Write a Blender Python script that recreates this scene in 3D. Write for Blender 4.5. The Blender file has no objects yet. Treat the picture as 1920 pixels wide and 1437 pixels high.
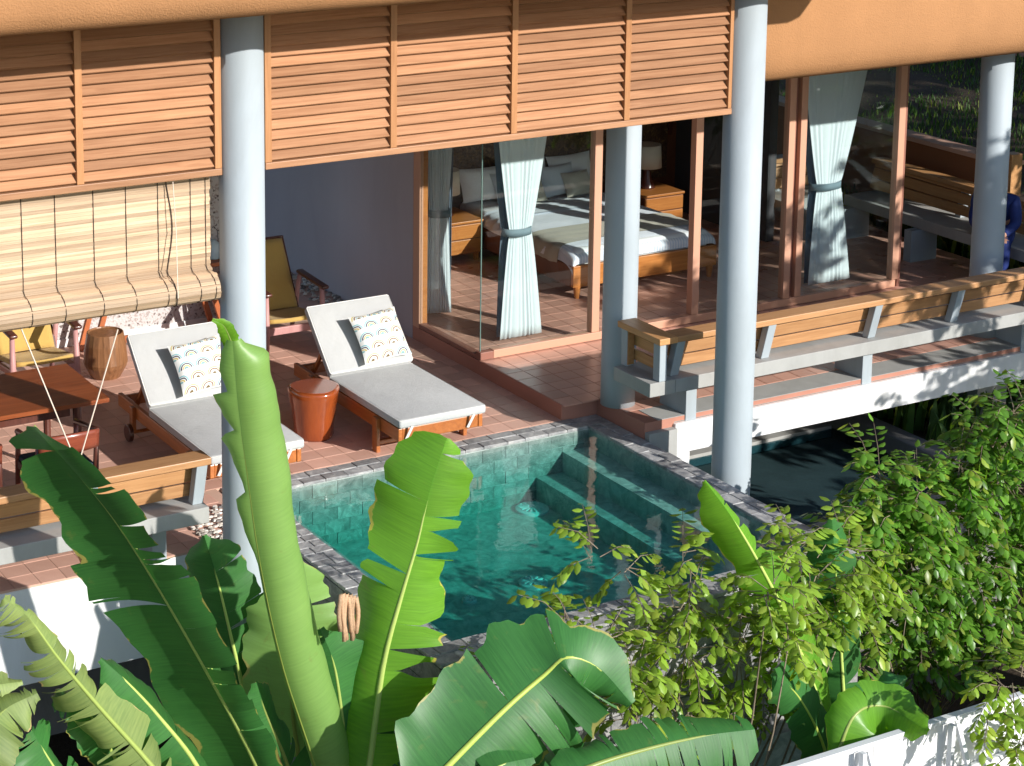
import bpy, math, random
from mathutils import Vector, Matrix
R=math.radians
scene=bpy.context.scene
COL=scene.collection
# ---------------------------------------------------------------- camera
S=1.175                      # layout units -> metres
YAW,PITCH,ROLL=R(29.20967595),R(10.54917977),R(-0.22753335)
FPX,CX,CY=3909.246,748.517,138.032      # focal length and optical centre for a 1920 px wide frame
_f=Vector((math.sin(YAW)*math.cos(PITCH),math.cos(YAW)*math.cos(PITCH),-math.sin(PITCH)))
_r=Vector((math.cos(YAW),-math.sin(YAW),0)); _d=_f.cross(_r)
_r,_d=_r*math.cos(ROLL)+_d*math.sin(ROLL),-_r*math.sin(ROLL)+_d*math.cos(ROLL)
CAM=Vector((-8.749,-12.582,5.495))
cd=bpy.data.cameras.new('camera'); cam=bpy.data.objects.new('camera',cd); COL.objects.link(cam)
m=Matrix.Identity(4)
for i in range(3):
    m[i][0]=_r[i]; m[i][1]=-_d[i]; m[i][2]=-_f[i]; m[i][3]=CAM[i]*S
cam.matrix_world=m
cd.sensor_fit='HORIZONTAL'; cd.sensor_width=36; cd.lens=FPX/1920*36
cd.shift_x=(960-CX)/1920; cd.shift_y=(CY-718.5)/1920
cd.clip_start=.1; cd.clip_end=3000
scene.camera=cam
def at(px,py,Y):
    "point of the depth plane y=Y (layout units) seen at that photo pixel"
    d=_r*((px-CX)/FPX)+_d*((py-CY)/FPX)+_f
    return CAM+d*((Y-CAM.y)/d.y)
# ---------------------------------------------------------------- light
SUND=Vector((.40,-1,.445)).normalized()      # towards the sun
w=bpy.data.worlds.new('World'); scene.world=w; w.use_nodes=True
nt=w.node_tree; bg=nt.nodes['Background']
sky=nt.nodes.new('ShaderNodeTexSky'); sky.sky_type='NISHITA'; sky.sun_disc=False
sky.sun_elevation=math.asin(SUND.z); sky.sun_rotation=math.atan2(SUND.x,SUND.y)
sky.air_density=1.0; sky.dust_density=.6; sky.ozone_density=2.4
nt.links.new(sky.outputs[0],bg.inputs[0]); bg.inputs[1].default_value=.148
sl=bpy.data.lights.new('sun','SUN'); sl.energy=5.0; sl.angle=R(.55); sl.color=(1,.96,.90)
so=bpy.data.objects.new('sun',sl); COL.objects.link(so); so.location=(0,-30,30)
so.rotation_euler=(-SUND).to_track_quat('-Z','Y').to_euler()
scene.view_settings.view_transform='Standard'; scene.view_settings.look='None'
scene.view_settings.exposure=.38; scene.view_settings.gamma=1
scene.render.engine='CYCLES'
cy=scene.cycles
cy.use_denoising=True; cy.max_bounces=10; cy.transparent_max_bounces=24; cy.diffuse_bounces=4; cy.glossy_bounces=4
cy.caustics_reflective=False; cy.caustics_refractive=False; cy.sample_clamp_indirect=6
rnd=random.Random(7)
# ---------------------------------------------------------------- mesh helpers
BASE={}
class MB:
    def __init__(s): s.v=[]; s.f=[]; s.uv=None
    def add(s,vs,fs):
        n=len(s.v); s.v+= [Vector(p) for p in vs]; s.f+=[tuple(i+n for i in f) for f in fs]; return s
    def box(s,x0,x1,y0,y1,z0,z1):
        return s.add([(x,y,z) for x in(x0,x1) for y in(y0,y1) for z in(z0,z1)],
          [(0,1,3,2),(4,6,7,5),(0,4,5,1),(2,3,7,6),(0,2,6,4),(1,5,7,3)])
    def obox(s,c,a,b,d):
        c,a,b,d=map(Vector,(c,a,b,d))
        return s.add([c+a*i+b*j+d*k for i in(-1,1) for j in(-1,1) for k in(-1,1)],
          [(0,1,3,2),(4,6,7,5),(0,4,5,1),(2,3,7,6),(0,2,6,4),(1,5,7,3)])
    def bar(s,p,q,w,h,up=(0,0,1)):
        p,q=Vector(p),Vector(q); t=(q-p).normalized(); u=Vector(up); b=t.cross(u)
        if b.length<1e-4: b=t.cross(Vector((1,0,0)))
        b.normalize(); u=b.cross(t).normalized()
        return s.obox((p+q)/2,(q-p)/2,b*w/2,u*h/2)
    def prism(s,poly,a0,a1,fn):
        "closed polygon (2d) swept from a0 to a1; fn(a,p,q)->point"
        n=len(poly); vs=[fn(a,*p) for a in(a0,a1) for p in poly]
        fs=[tuple(range(n))[::-1],tuple(range(n,2*n))]+[(i,(i+1)%n,n+(i+1)%n,n+i) for i in range(n)]
        return s.add(vs,fs)
    def tube(s,pts,r,n=8,cap=True):
        pts=[Vector(p) for p in pts]; k=len(pts); rs=r if hasattr(r,'__len__') else [r]*k
        vs=[]; fs=[]; ref=None
        for i,p in enumerate(pts):
            t=(pts[min(i+1,k-1)]-pts[max(i-1,0)]).normalized()
            if ref is None: ref=Vector((0,0,1)) if abs(t.z)<.9 else Vector((1,0,0))
            a=(ref-t*ref.dot(t)).normalized(); ref=a; b=t.cross(a)
            for j in range(n):
                g=2*math.pi*j/n; vs.append(p+(a*math.cos(g)+b*math.sin(g))*rs[i])
        for i in range(k-1):
            for j in range(n): fs.append((i*n+j,i*n+(j+1)%n,(i+1)*n+(j+1)%n,(i+1)*n+j))
        if cap: fs+=[tuple(range(n))[::-1],tuple(range((k-1)*n,k*n))]
        return s.add(vs,fs)
    def lathe(s,cx,cy,prof,n=32,sq=None):
        vs=[];fs=[]; k=len(prof)
        for r,z in prof:
            for j in range(n):
                g=2*math.pi*j/n; rr=r*(sq(g,z) if sq else 1)
                vs.append((cx+rr*math.cos(g),cy+rr*math.sin(g),z))
        for i in range(k-1):
            for j in range(n): fs.append((i*n+j,i*n+(j+1)%n,(i+1)*n+(j+1)%n,(i+1)*n+j))
        fs+=[tuple(range(n))[::-1],tuple(range((k-1)*n,k*n))]
        return s.add(vs,fs)
    def grid(s,P,uv=None,closed=False):
        a=len(P); b=len(P[0]); n0=len(s.v)
        vs=[p for row in P for p in row]
        fs=[(i*b+j,i*b+(j+1)%b,(i+1)*b+(j+1)%b,(i+1)*b+j) for i in range(a-1) for j in range(b if closed else b-1)]
        s.add(vs,fs)
        if uv:
            if s.uv is None: s.uv=[(0,0)]*n0
            s.uv+= [q for row in uv for q in row]
        return s
    def build(s,name,mat,parent=None,base=None,smooth=False,bevel=0,seg=2,solid=0,subd=0):
        if parent is not None: b=BASE[parent.name]
        else: b=Vector(base) if base is not None else Vector((0,0,0))
        me=bpy.data.meshes.new(name)
        me.from_pydata([tuple((p-b)*S) for p in s.v],[],s.f)
        if s.uv:
            uvs=s.uv+[(0,0)]*(len(s.v)-len(s.uv))
            L=me.uv_layers.new(name='UVMap')
            for lp in me.loops: L.data[lp.index].uv=uvs[lp.vertex_index]
        if smooth: me.polygons.foreach_set('use_smooth',[True]*len(me.polygons))
        me.materials.append(MAT[mat] if isinstance(mat,str) else mat)
        o=bpy.data.objects.new(name,me); COL.objects.link(o)
        if parent is not None: o.parent=parent; BASE[o.name]=b
        else: o.location=b*S; BASE[o.name]=b
        if solid:
            md=o.modifiers.new('thickness','SOLIDIFY'); md.thickness=solid*S; md.offset=0
        if bevel:
            md=o.modifiers.new('bevel','BEVEL'); md.width=bevel*S; md.segments=seg; md.limit_method='ANGLE'; md.angle_limit=R(40); md.harden_normals=False
        if subd:
            md=o.modifiers.new('subd','SUBSURF'); md.levels=subd; md.render_levels=subd
        return o
def tag(o,label,cat=None,group=None,kind=None):
    if label: o['label']=label
    if cat: o['category']=cat
    if group: o['group']=group
    if kind: o['kind']=kind
    return o
def thing(name,label,cat,base=(0,0,0),group=None):
    o=bpy.data.objects.new(name,None); COL.objects.link(o); o.empty_display_size=.2
    o.location=Vector(base)*S; BASE[o.name]=Vector(base)
    return tag(o,label,cat,group)
def struct(o,label=None): o['kind']='structure'; return tag(o,label)
def copy_tree(o,newbase,label=None,parent=None):
    c=o.copy(); COL.objects.link(c); BASE[c.name]=Vector(newbase)
    if parent is not None: c.parent=parent
    else: c.location=Vector(newbase)*S
    if label: c['label']=label
    for ch in list(o.children): copy_tree(ch,newbase,None,c)
    return c
def shared(name,me,parent,loc,rot=(0,0,0),scale=None):
    "another object with the same mesh; loc in layout units, world"
    o=bpy.data.objects.new(name,me); COL.objects.link(o); o.parent=parent
    o.location=(Vector(loc)-BASE[parent.name])*S; o.rotation_euler=rot
    if scale: o.scale=scale
    return o
# ---------------------------------------------------------------- materials
MAT={}
class NT:
    def __init__(s,name):
        m=bpy.data.materials.new(name); m.use_nodes=True; MAT[name]=m; s.m=m; s.t=m.node_tree; s.t.nodes.clear()
        s.out=s.n('OutputMaterial')
    def n(s,ty,**kw):
        nd=s.t.nodes.new('ShaderNode'+ty)
        for k,v in kw.items(): setattr(nd,k,v)
        return nd
    def l(s,a,b): s.t.links.new(a,b)
    def math(s,op,a,b=None,c=None):
        nd=s.n('Math',operation=op)
        for i,x in enumerate((a,b,c)):
            if x is None: continue
            if isinstance(x,(int,float)): nd.inputs[i].default_value=x
            else: s.l(x,nd.inputs[i])
        return nd.outputs[0]
    def rand(s):
        oi=s.n('ObjectInfo'); g=s.n('NewGeometry')
        return s.math('FRACT',s.math('ADD',oi.outputs['Random'],s.math('MULTIPLY',g.outputs['Random Per Island'],7.31)))
    def coord(s,scale=(1,1,1),kind='Object',rot=(0,0,0)):
        tc=s.n('TexCoord'); mp=s.n('Mapping'); s.l(tc.outputs[kind],mp.inputs[0])
        mp.inputs['Scale'].default_value=scale; mp.inputs['Rotation'].default_value=rot; return mp.outputs[0]
    def noise(s,vec,scale=5,detail=4,rough=.55,dist=0,fac=True):
        nd=s.n('TexNoise'); s.l(vec,nd.inputs['Vector']); nd.inputs['Scale'].default_value=scale
        nd.inputs['Detail'].default_value=detail; nd.inputs['Roughness'].default_value=rough; nd.inputs['Distortion'].default_value=dist
        return nd.outputs[0] if fac else nd.outputs[1]
    def ramp(s,fac,stops,interp='LINEAR'):
        nd=s.n('ValToRGB'); s.l(fac,nd.inputs[0]); nd.color_ramp.interpolation=interp
        e=nd.color_ramp.elements
        while len(e)<len(stops): e.new(.5)
        for q,(p,c) in zip(e,stops): q.position=p; q.color=(*c,1) if len(c)==3 else c
        return nd.outputs[0]
    def mix(s,f,a,b,mode='MIX'):
        nd=s.n('Mix',data_type='RGBA',blend_type=mode)
        for i,x in ((0,f),(6,a),(7,b)):
            if isinstance(x,(int,float)): nd.inputs[i].default_value=x
            elif isinstance(x,tuple): nd.inputs[i].default_value=(*x,1) if len(x)==3 else x
            else: s.l(x,nd.inputs[i])
        return nd.outputs[2]
    def vary(s,col,amt,r=None):
        hs=s.n('HueSaturation'); s.l(col,hs.inputs['Color']); r=r or s.rand()
        s.l(s.math('ADD',s.math('MULTIPLY',r,2*amt),1-amt),hs.inputs['Value']); return hs.outputs[0]
    def bump(s,h,strength=.2,dist=.01,nrm=None):
        b=s.n('Bump'); s.l(h,b.inputs['Height']); b.inputs['Strength'].default_value=strength; b.inputs['Distance'].default_value=dist
        if nrm: s.l(nrm,b.inputs['Normal'])
        return b.outputs[0]
    def pbr(s,col,rough=.5,nrm=None,spec=.5,metal=0,coat=0,sheen=0):
        b=s.n('BsdfPrincipled')
        for k,x in (('Base Color',col),('Roughness',rough)):
            if isinstance(x,tuple): b.inputs[k].default_value=(*x,1)
            elif isinstance(x,(int,float)): b.inputs[k].default_value=x
            else: s.l(x,b.inputs[k])
        b.inputs['Specular IOR Level'].default_value=spec; b.inputs['Metallic'].default_value=metal
        b.inputs['Coat Weight'].default_value=coat; b.inputs['Coat Roughness'].default_value=.12; b.inputs['Sheen Weight'].default_value=sheen
        if nrm: s.l(nrm,b.inputs['Normal'])
        s.l(b.outputs[0],s.out.inputs[0]); return b
def wood(name,c1,c2,scale,rough=.5,var=.15,coat=0,bump=.15,rot=(0,0,0)):
    t=NT(name); v=t.coord(scale,rot=rot); r=t.rand()
    ad=t.n('VectorMath',operation='ADD'); t.l(v,ad.inputs[0]); cb=t.n('CombineXYZ'); 
    for i in range(3): t.l(t.math('MULTIPLY',r,13.7+i*5),cb.inputs[i])
    t.l(cb.outputs[0],ad.inputs[1]); v=ad.outputs[0]
    g=t.noise(v,1,6,.6,1.2); g2=t.noise(v,4.5,3,.6)
    f=t.math('ADD',t.math('MULTIPLY',g,.75),t.math('MULTIPLY',g2,.25))
    c=t.ramp(f,[(.3,c1),(.48,tuple((a+b)/2 for a,b in zip(c1,c2))),(.7,c2)])
    st=t.noise(t.coord((1,1,1)),3.2,3); c=t.mix(t.math('MULTIPLY',st,.25),c,tuple(x*.7 for x in c1))
    c=t.vary(c,var,r)
    t.pbr(c,rough,t.bump(f,bump,.004),.4,coat=coat); return t
wood('shutter_wood',(.29,.13,.060),(.49,.26,.138),(1.2,28,28),.48,.24)
wood('frame_wood',(.36,.16,.062),(.52,.255,.115),(14,14,1.5),.42,.08)
wood('bench_wood',(.36,.17,.07),(.58,.32,.15),(1.3,26,26),.45,.13)
wood('bench_wood_y',(.40,.19,.07),(.60,.33,.14),(26,1.3,26),.45,.13)
wood('lounger_wood',(.30,.088,.022),(.50,.17,.045),(16,1.4,22),.33,.10,coat=.25)
wood('bed_wood',(.40,.13,.03),(.60,.24,.065),(1.5,22,22),.35,.08,coat=.2)
wood('table_wood',(.17,.038,.012),(.34,.095,.03),(1.2,16,20),.32,.06,coat=.12)
wood('drum_wood',(.13,.055,.022),(.36,.17,.075),(18,18,1.2),.4,.05,coat=.15)
wood('stool_wood',(.19,.036,.009),(.36,.080,.018),(9,9,1.6),.18,.04,coat=.9)
wood('dark_wood',(.06,.018,.012),(.13,.04,.025),(14,14,2),.35,.1,coat=.3)
wood('red_wood',(.16,.035,.02),(.28,.07,.035),(2,14,14),.3,.1,coat=.4)
wood('pink_wood',(.42,.20,.19),(.56,.30,.28),(14,14,2),.5,.05)
wood('console_wood',(.34,.09,.03),(.50,.15,.05),(14,14,2),.4,.08)
wood('head_wood',(.10,.035,.018),(.20,.075,.035),(2,2,1),.4,.1)
wood('bamboo',(.35,.215,.12),(.66,.50,.345),(1.3,60,60),.5,.34,bump=.1)
wood('bark',(.10,.075,.05),(.28,.22,.16),(12,12,3),.8,.15,bump=.6)
def plain(name,col,rough=.6,var=.06,nscale=3,bscale=60,bstr=.1,bdist=.004,spec=.4,coat=0,sheen=0,stain=0,stcol=None):
    t=NT(name); v=t.coord(); a=t.noise(v,nscale,5)
    c=t.mix(a,tuple(x*(1-var) for x in col),tuple(min(1,x*(1+var)) for x in col))
    if stain:
        s2=t.noise(t.coord((1,1,.25)),2.3,6,.65,.6); k=t.ramp(s2,[(.45,(0,0,0)),(.75,(1,1,1))])
        c=t.mix(t.math('MULTIPLY',k,stain),c,stcol or tuple(x*.6 for x in col))
    b=t.noise(v,bscale,4)
    t.pbr(c,rough,t.bump(b,bstr,bdist),spec,coat=coat,sheen=sheen); return t
plain('stucco',(.40,.20,.088),.85,.12,2.5,75,.75,.008,.2,stain=.25)
plain('column_paint',(.37,.42,.455),.6,.08,2,45,.15,.003,.35,stain=.5,stcol=(.25,.275,.28))
plain('white_paint',(.76,.765,.77),.6,.03,2,70,.12,.002,.4,stain=.40,stcol=(.48,.46,.41))
plain('lilac_wall',(.40,.36,.395),.8,.05,1.5,60,.2,.004,.3,stain=.15)
plain('ceiling_paint',(.55,.50,.45),.8)
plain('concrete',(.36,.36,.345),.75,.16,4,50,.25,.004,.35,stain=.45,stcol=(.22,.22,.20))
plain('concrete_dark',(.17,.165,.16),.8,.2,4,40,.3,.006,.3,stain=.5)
plain('grout',(.56,.36,.27),.9,.15,6,80,.2)
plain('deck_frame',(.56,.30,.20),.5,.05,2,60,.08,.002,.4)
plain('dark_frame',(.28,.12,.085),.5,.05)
plain('brown_wall',(.30,.12,.055),.85,.15,2,60,.4,.006,.2)
plain('cap_paint',(.62,.38,.28),.7,.08)
plain('interior_wall',(.30,.27,.25),.8,.05)
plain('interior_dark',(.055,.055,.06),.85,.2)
plain('lamp_shade',(.62,.55,.44),.8,.06,6,150,.2,.001,.2)
plain('metal_dark',(.05,.05,.055),.4)
plain('metal_light',(.62,.63,.64),.45,.05,5,80,.1,.002,.5)
plain('glass_edge',(.12,.20,.18),.2)
plain('lantern_paint',(.42,.52,.58),.5)
plain('cord_dark',(.035,.025,.02),.8)
plain('cord_pale',(.70,.58,.48),.8)
plain('soil',(.055,.042,.03),.95,.4,2,25,.8,.03,.1)
plain('seat_navy',(.015,.035,.05),.6)
plain('linen_blue',(.60,.66,.72),.8,.04,3,200,.1,.001,.2,sheen=.2)
plain('skin',(.42,.22,.15),.5)
plain('hair',(.012,.01,.01),.5)
plain('shirt_blue',(.012,.03,.16),.75,.5,9,120,.1)
plain('trousers',(.10,.11,.12),.8)
plain('pink_print',(.75,.22,.38),.7)
plain('rust_tile',(.42,.19,.135),.8,.2)
def fabric(name,col,rep=220,bstr=.35):
    t=NT(name); v=t.coord((1,1,1)); a=t.noise(v,2.2,5); w1=t.n('TexWave',wave_type='BANDS',bands_direction='X'); w2=t.n('TexWave',wave_type='BANDS',bands_direction='Y')
    for x in(w1,w2): t.l(v,x.inputs[0]); x.inputs['Scale'].default_value=rep; x.inputs['Distortion'].default_value=1.5
    h=t.math('ADD',w1.outputs[1],w2.outputs[1])
    c=t.mix(a,tuple(x*.9 for x in col),tuple(x*1.06 for x in col)); n2=t.noise(v,240,2); c=t.mix(t.math('MULTIPLY',n2,.22),c,tuple(x*.6 for x in col))
    wr=t.noise(t.coord((1,1,1)),3.2,3)
    t.pbr(c,.9,t.bump(wr,.5,.03,t.bump(h,bstr,.0012)),.15,sheen=.25)
fabric('cushion_cloth',(.50,.505,.50))
fabric('bed_linen',(.80,.81,.82),160,.2)
fabric('throw_cloth',(.50,.46,.36),140,.4)
fabric('pillow_cream',(.60,.57,.47),140,.3)
fabric('weave_yellow',(.62,.40,.115),95,.8)
fabric('strap_cloth',(.75,.74,.70),160,.2)
def stripes():
    t=NT('duvet_stripe'); tc=t.n('TexCoord'); w1=t.n('TexWave',wave_type='BANDS',bands_direction='X',wave_profile='SIN'); t.l(tc.outputs['Object'],w1.inputs[0]); w1.inputs['Scale'].default_value=9
    c=t.ramp(w1.outputs[1],[(.42,(.80,.82,.86)),(.58,(.62,.68,.78))]); wr=t.noise(tc.outputs['Object'],4,4)
    t.pbr(c,.85,t.bump(wr,.5,.03),.2,sheen=.2)
stripes()
def curtain(name,col,tr):
    t=NT(name); v=t.coord((1,1,1)); n=t.noise(v,150,2); d=t.n('BsdfDiffuse'); tl=t.n('BsdfTranslucent'); c=t.mix(n,tuple(x*.92 for x in col),col)
    t.l(c,d.inputs[0]); t.l(c,tl.inputs[0]); mx=t.n('MixShader'); mx.inputs[0].default_value=tr
    t.l(d.outputs[0],mx.inputs[1]); t.l(tl.outputs[0],mx.inputs[2]); t.l(mx.outputs[0],t.out.inputs[0])
curtain('curtain_white',(.84,.895,.925),.26)
curtain('curtain_lining',(.16,.20,.25),.1)
curtain('curtain_tie',(.20,.27,.31),.05)
def clear(name,tint,ior,rough,bumpy=0):
    t=NT(name); tr=t.n('BsdfTransparent'); tr.inputs[0].default_value=(*tint,1); g=t.n('BsdfGlossy'); g.inputs['Roughness'].default_value=rough
    fr=t.n('Fresnel'); gb=t.n('NewGeometry'); t.l(t.math('POWER',ior,t.math('SUBTRACT',1,t.math('MULTIPLY',gb.outputs['Backfacing'],2))),fr.inputs[0]); mx=t.n('MixShader')
    if bumpy:
        v=t.coord((1,1,1)); h=t.math('ADD',t.noise(v,3.2,3,.5,.8),t.math('MULTIPLY',t.noise(v,11,2),.35)); b=t.bump(h,bumpy,.05)
        t.l(b,g.inputs['Normal']); t.l(b,fr.inputs['Normal'])
    t.l(fr.outputs[0],mx.inputs[0]); t.l(tr.outputs[0],mx.inputs[1]); t.l(g.outputs[0],mx.inputs[2]); t.l(mx.outputs[0],t.out.inputs[0]); return t
clear('glass',(.93,.965,.96),1.42,.0)
t=clear('pool_water',(.90,.98,.97),1.33,.01,.045)
va=t.n('VolumeAbsorption'); va.inputs[0].default_value=(.02,.79,.73,1); va.inputs[1].default_value=1.05; t.l(va.outputs[0],t.out.inputs[1])
t=clear('pond_water',(.45,.62,.66),1.33,.02,.15)
def stone(name,cols,var=.26):
    t=NT(name); r=t.rand(); v=t.coord((1,1,1)); ad=t.n('VectorMath',operation='ADD'); cb=t.n('CombineXYZ')
    for i in range(3): t.l(t.math('MULTIPLY',r,11+3*i),cb.inputs[i])
    t.l(v,ad.inputs[0]); t.l(cb.outputs[0],ad.inputs[1]); v=ad.outputs[0]
    f=t.noise(v,9,7,.65,1.0); c=t.ramp(f,[(.3,cols[0]),(.5,cols[1]),(.68,cols[2])])
    vn=t.noise(v,5,4,.5,2.5); k=t.ramp(vn,[(.485,(0,0,0)),(.5,(1,1,1)),(.515,(0,0,0))])
    c=t.mix(t.math('MULTIPLY',k,.28),c,(.60,.59,.57)); c=t.vary(c,var,r)
    t.pbr(c,.5,t.bump(t.noise(v,30,5),.5,.006),.4)
stone('coping_stone',[(.17,.17,.175),(.29,.29,.29),(.45,.44,.42)])
stone('pool_stone',[(.19,.24,.22),(.32,.39,.36),(.48,.55,.51)],.15)
stone('pool_wall_stone',[(.12,.145,.13),(.21,.245,.225),(.33,.36,.33)],.15)
stone('wall_stone',[(.13,.13,.135),(.22,.22,.225),(.36,.35,.34)])
def tile(name,c1,c2,rough):
    t=NT(name); v=t.coord((1,1,1)); r=t.rand(); f=t.noise(v,6,5); c=t.mix(f,c1,c2); s=t.noise(v,40,4); c=t.mix(t.math('MULTIPLY',s,.25),c,tuple(x*.55 for x in c1))
    c=t.vary(c,.13,r); t.pbr(c,t.math('ADD',t.math('MULTIPLY',f,.18),rough-.09),t.bump(t.noise(v,22,4),.18,.004),.45)
tile('terracotta',(.58,.325,.245),(.72,.45,.355),.48)
tile('deck_tile',(.55,.29,.215),(.69,.41,.315),.30)
def speckle():
    t=NT('pebble_dash'); v=t.coord((1,1,1)); vo=t.n('TexVoronoi'); t.l(v,vo.inputs['Vector']); vo.inputs['Scale'].default_value=55
    c=t.ramp(vo.outputs[1],[(.0,(.16,.13,.12)),(.16,(.38,.33,.31)),(.34,(.52,.49,.48)),(1,(.58,.56,.56))],'CONSTANT')
    t.pbr(c,.8,t.bump(vo.outputs[0],.4,.01),.3)
speckle()
def pebble():
    t=NT('pebble'); c=t.ramp(t.rand(),[(0,(.10,.09,.085)),(.25,(.32,.28,.24)),(.6,(.60,.54,.47)),(1,(.78,.74,.68))]); t.pbr(c,.55)
pebble()
def headboard():
    t=NT('headboard_panel'); v=t.coord((1,1,1)); f=t.noise(v,14,6,.7,1.5); c=t.ramp(f,[(.42,(.045,.018,.010)),(.55,(.10,.05,.022)),(.68,(.24,.15,.05))]); t.pbr(c,.5,t.bump(f,.5,.02),.4)
headboard()
def rainbow():
    "rows of printed rainbows, uv in cells"
    t=NT('rainbow_print'); tc=t.n('TexCoord'); sx=t.n('SeparateXYZ'); t.l(tc.outputs['UV'],sx.inputs[0])
    vv=t.math('MULTIPLY',sx.outputs[1],4.6); row=t.math('FLOOR',vv); fy=t.math('SUBTRACT',vv,row)
    uu=t.math('ADD',t.math('MULTIPLY',sx.outputs[0],3.1),t.math('MULTIPLY',t.math('FRACT',t.math('MULTIPLY',row,.5)),1.0))
    cx=t.math('FLOOR',uu); fx=t.math('SUBTRACT',t.math('SUBTRACT',uu,cx),.5)
    dy=t.math('MULTIPLY',t.math('SUBTRACT',fy,.08),.72)
    d=t.math('SQRT',t.math('ADD',t.math('POWER',t.math('ABSOLUTE',fx),2),t.math('POWER',t.math('ABSOLUTE',dy),2)))
    cb=t.n('CombineXYZ'); t.l(cx,cb.inputs[0]); t.l(row,cb.inputs[1]); wn=t.n('TexWhiteNoise'); t.l(cb.outputs[0],wn.inputs[0])
    W=(.74,.74,.71)
    A=t.ramp(d,[(0,(.22,.38,.38)),(.13,W),(.16,(.55,.42,.16)),(.23,W),(.27,(.07,.07,.10)),(.34,W),(.375,(.25,.46,.50)),(.45,W)],'CONSTANT')
    B=t.ramp(d,[(0,(.17,.12,.06)),(.12,W),(.155,(.34,.46,.48)),(.22,W),(.26,(.22,.13,.07)),(.33,W),(.37,(.60,.50,.22)),(.44,W)],'CONSTANT')
    c=t.mix(t.math('GREATER_THAN',wn.outputs[0],.5),A,B)
    c=t.mix(t.math('LESS_THAN',dy,0),c,W)
    v=t.coord(); t.pbr(c,.85,t.bump(t.noise(v,9,3),.3,.02),.2,sheen=.2)
rainbow()
def leafmat(name,c1,c2,trans,vein=1,edge=None,rough=.38,vs=.24):
    t=NT(name); tc=t.n('TexCoord'); r=t.rand(); sx=t.n('SeparateXYZ'); t.l(tc.outputs['UV'],sx.inputs[0])
    f=t.noise(t.coord((1,1,1)),2.6,4); c=t.mix(f,c1,c2)
    nrm=None
    if vein:
        cb=t.n('CombineXYZ'); t.l(t.math('MULTIPLY',sx.outputs[0],90),cb.inputs[0]); t.l(t.math('MULTIPLY',sx.outputs[1],1.2),cb.inputs[1])
        vn=t.noise(cb.outputs[0],1,3,.6); k=t.ramp(vn,[(.35,(0,0,0)),(.65,(1,1,1))])
        c=t.mix(t.math('MULTIPLY',k,vs),c,tuple(min(1,x*1.7) for x in c2)); nrm=t.bump(vn,vs*.9,.005)
        bl=t.ramp(t.noise(t.coord((1,1,1)),7,5,.6,.4),[(.62,(0,0,0)),(.74,(1,1,1))]); c=t.mix(t.math('MULTIPLY',bl,.35),c,(.20,.20,.05))
        if edge:
            av=t.math('ABSOLUTE',sx.outputs[1]); en=t.noise(t.coord((1,1,1)),5,4); th=t.math('ADD',av,t.math('MULTIPLY',t.math('SUBTRACT',en,.54),.55))
            k2=t.ramp(th,[(.98,(0,0,0)),(1.05,(1,1,1))]); c=t.mix(k2,c,edge); c=t.mix(t.math('GREATER_THAN',th,1.07),c,(.16,.09,.04))
    if not vein: c=t.mix(t.math('MULTIPLY',t.math('GREATER_THAN',t.math('FRACT',t.math('MULTIPLY',r,5.7)),.8),.6),c,(.30,.36,.05))
    c=t.vary(c,.18 if vein else .45,r)
    b=t.n('BsdfPrincipled'); t.l(c,b.inputs['Base Color']); b.inputs['Roughness'].default_value=rough; b.inputs['Specular IOR Level'].default_value=.5
    if nrm: t.l(nrm,b.inputs['Normal'])
    tl=t.n('BsdfTranslucent'); hs=t.n('HueSaturation'); t.l(c,hs.inputs['Color']); hs.inputs['Value'].default_value=1.9; hs.inputs['Saturation'].default_value=1.1; hs.inputs['Hue'].default_value=.485; t.l(hs.outputs[0],tl.inputs[0])
    mx=t.n('MixShader'); mx.inputs[0].default_value=trans; t.l(b.outputs[0],mx.inputs[1]); t.l(tl.outputs[0],mx.inputs[2]); t.l(mx.outputs[0],t.out.inputs[0])
leafmat('banana_green',(.020,.095,.024),(.048,.175,.036),.25,1,(.30,.28,.07),.46)
leafmat('banana_light',(.17,.33,.075),(.27,.46,.12),.30,1,(.42,.40,.12),.42,.10)
leafmat('banana_bright',(.08,.245,.018),(.16,.36,.032),.38,1,(.50,.46,.08))
leafmat('banana_worn',(.10,.19,.05),(.25,.30,.09),.3,1,(.42,.33,.14),.6)
leafmat('banana_dry',(.42,.27,.15),(.62,.44,.28),.3,1,None,.8)
leafmat('midrib_green',(.30,.42,.08),(.46,.54,.16),.1,0)
leafmat('shrub_leaf',(.06,.18,.02),(.17,.33,.04),.38,0)
leafmat('sprig_leaf',(.14,.26,.025),(.28,.40,.05),.38,0)
leafmat('grass_blade',(.022,.06,.010),(.06,.13,.018),.3,0,None,.6)
# ================================================================ setting
ZU=.12
g=MB(); g.box(-400,400,-400,400,-3.2,-2.2); struct(g.build('ground','soil'))
# hillside behind and right
P=[[Vector((5.95+ i*1.0 + .0*j, -14+j*1.6, (-.35 if i==0 else -.3)+ max(0,i-1)*.115 + .10*math.sin(i*1.7+j*.9)+.06*math.sin(j*2.3)+ (0 if j>9 else -.18*(9-j)*.55))) for j in range(34)] for i in range(30)]
h=MB(); h.grid(P); 
edge=[[Vector((p.x,p.y,-3)) for p in P[0]],[p for p in P[0]]]; h.grid(edge)
struct(h.build('hillside','soil',smooth=True))
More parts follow.
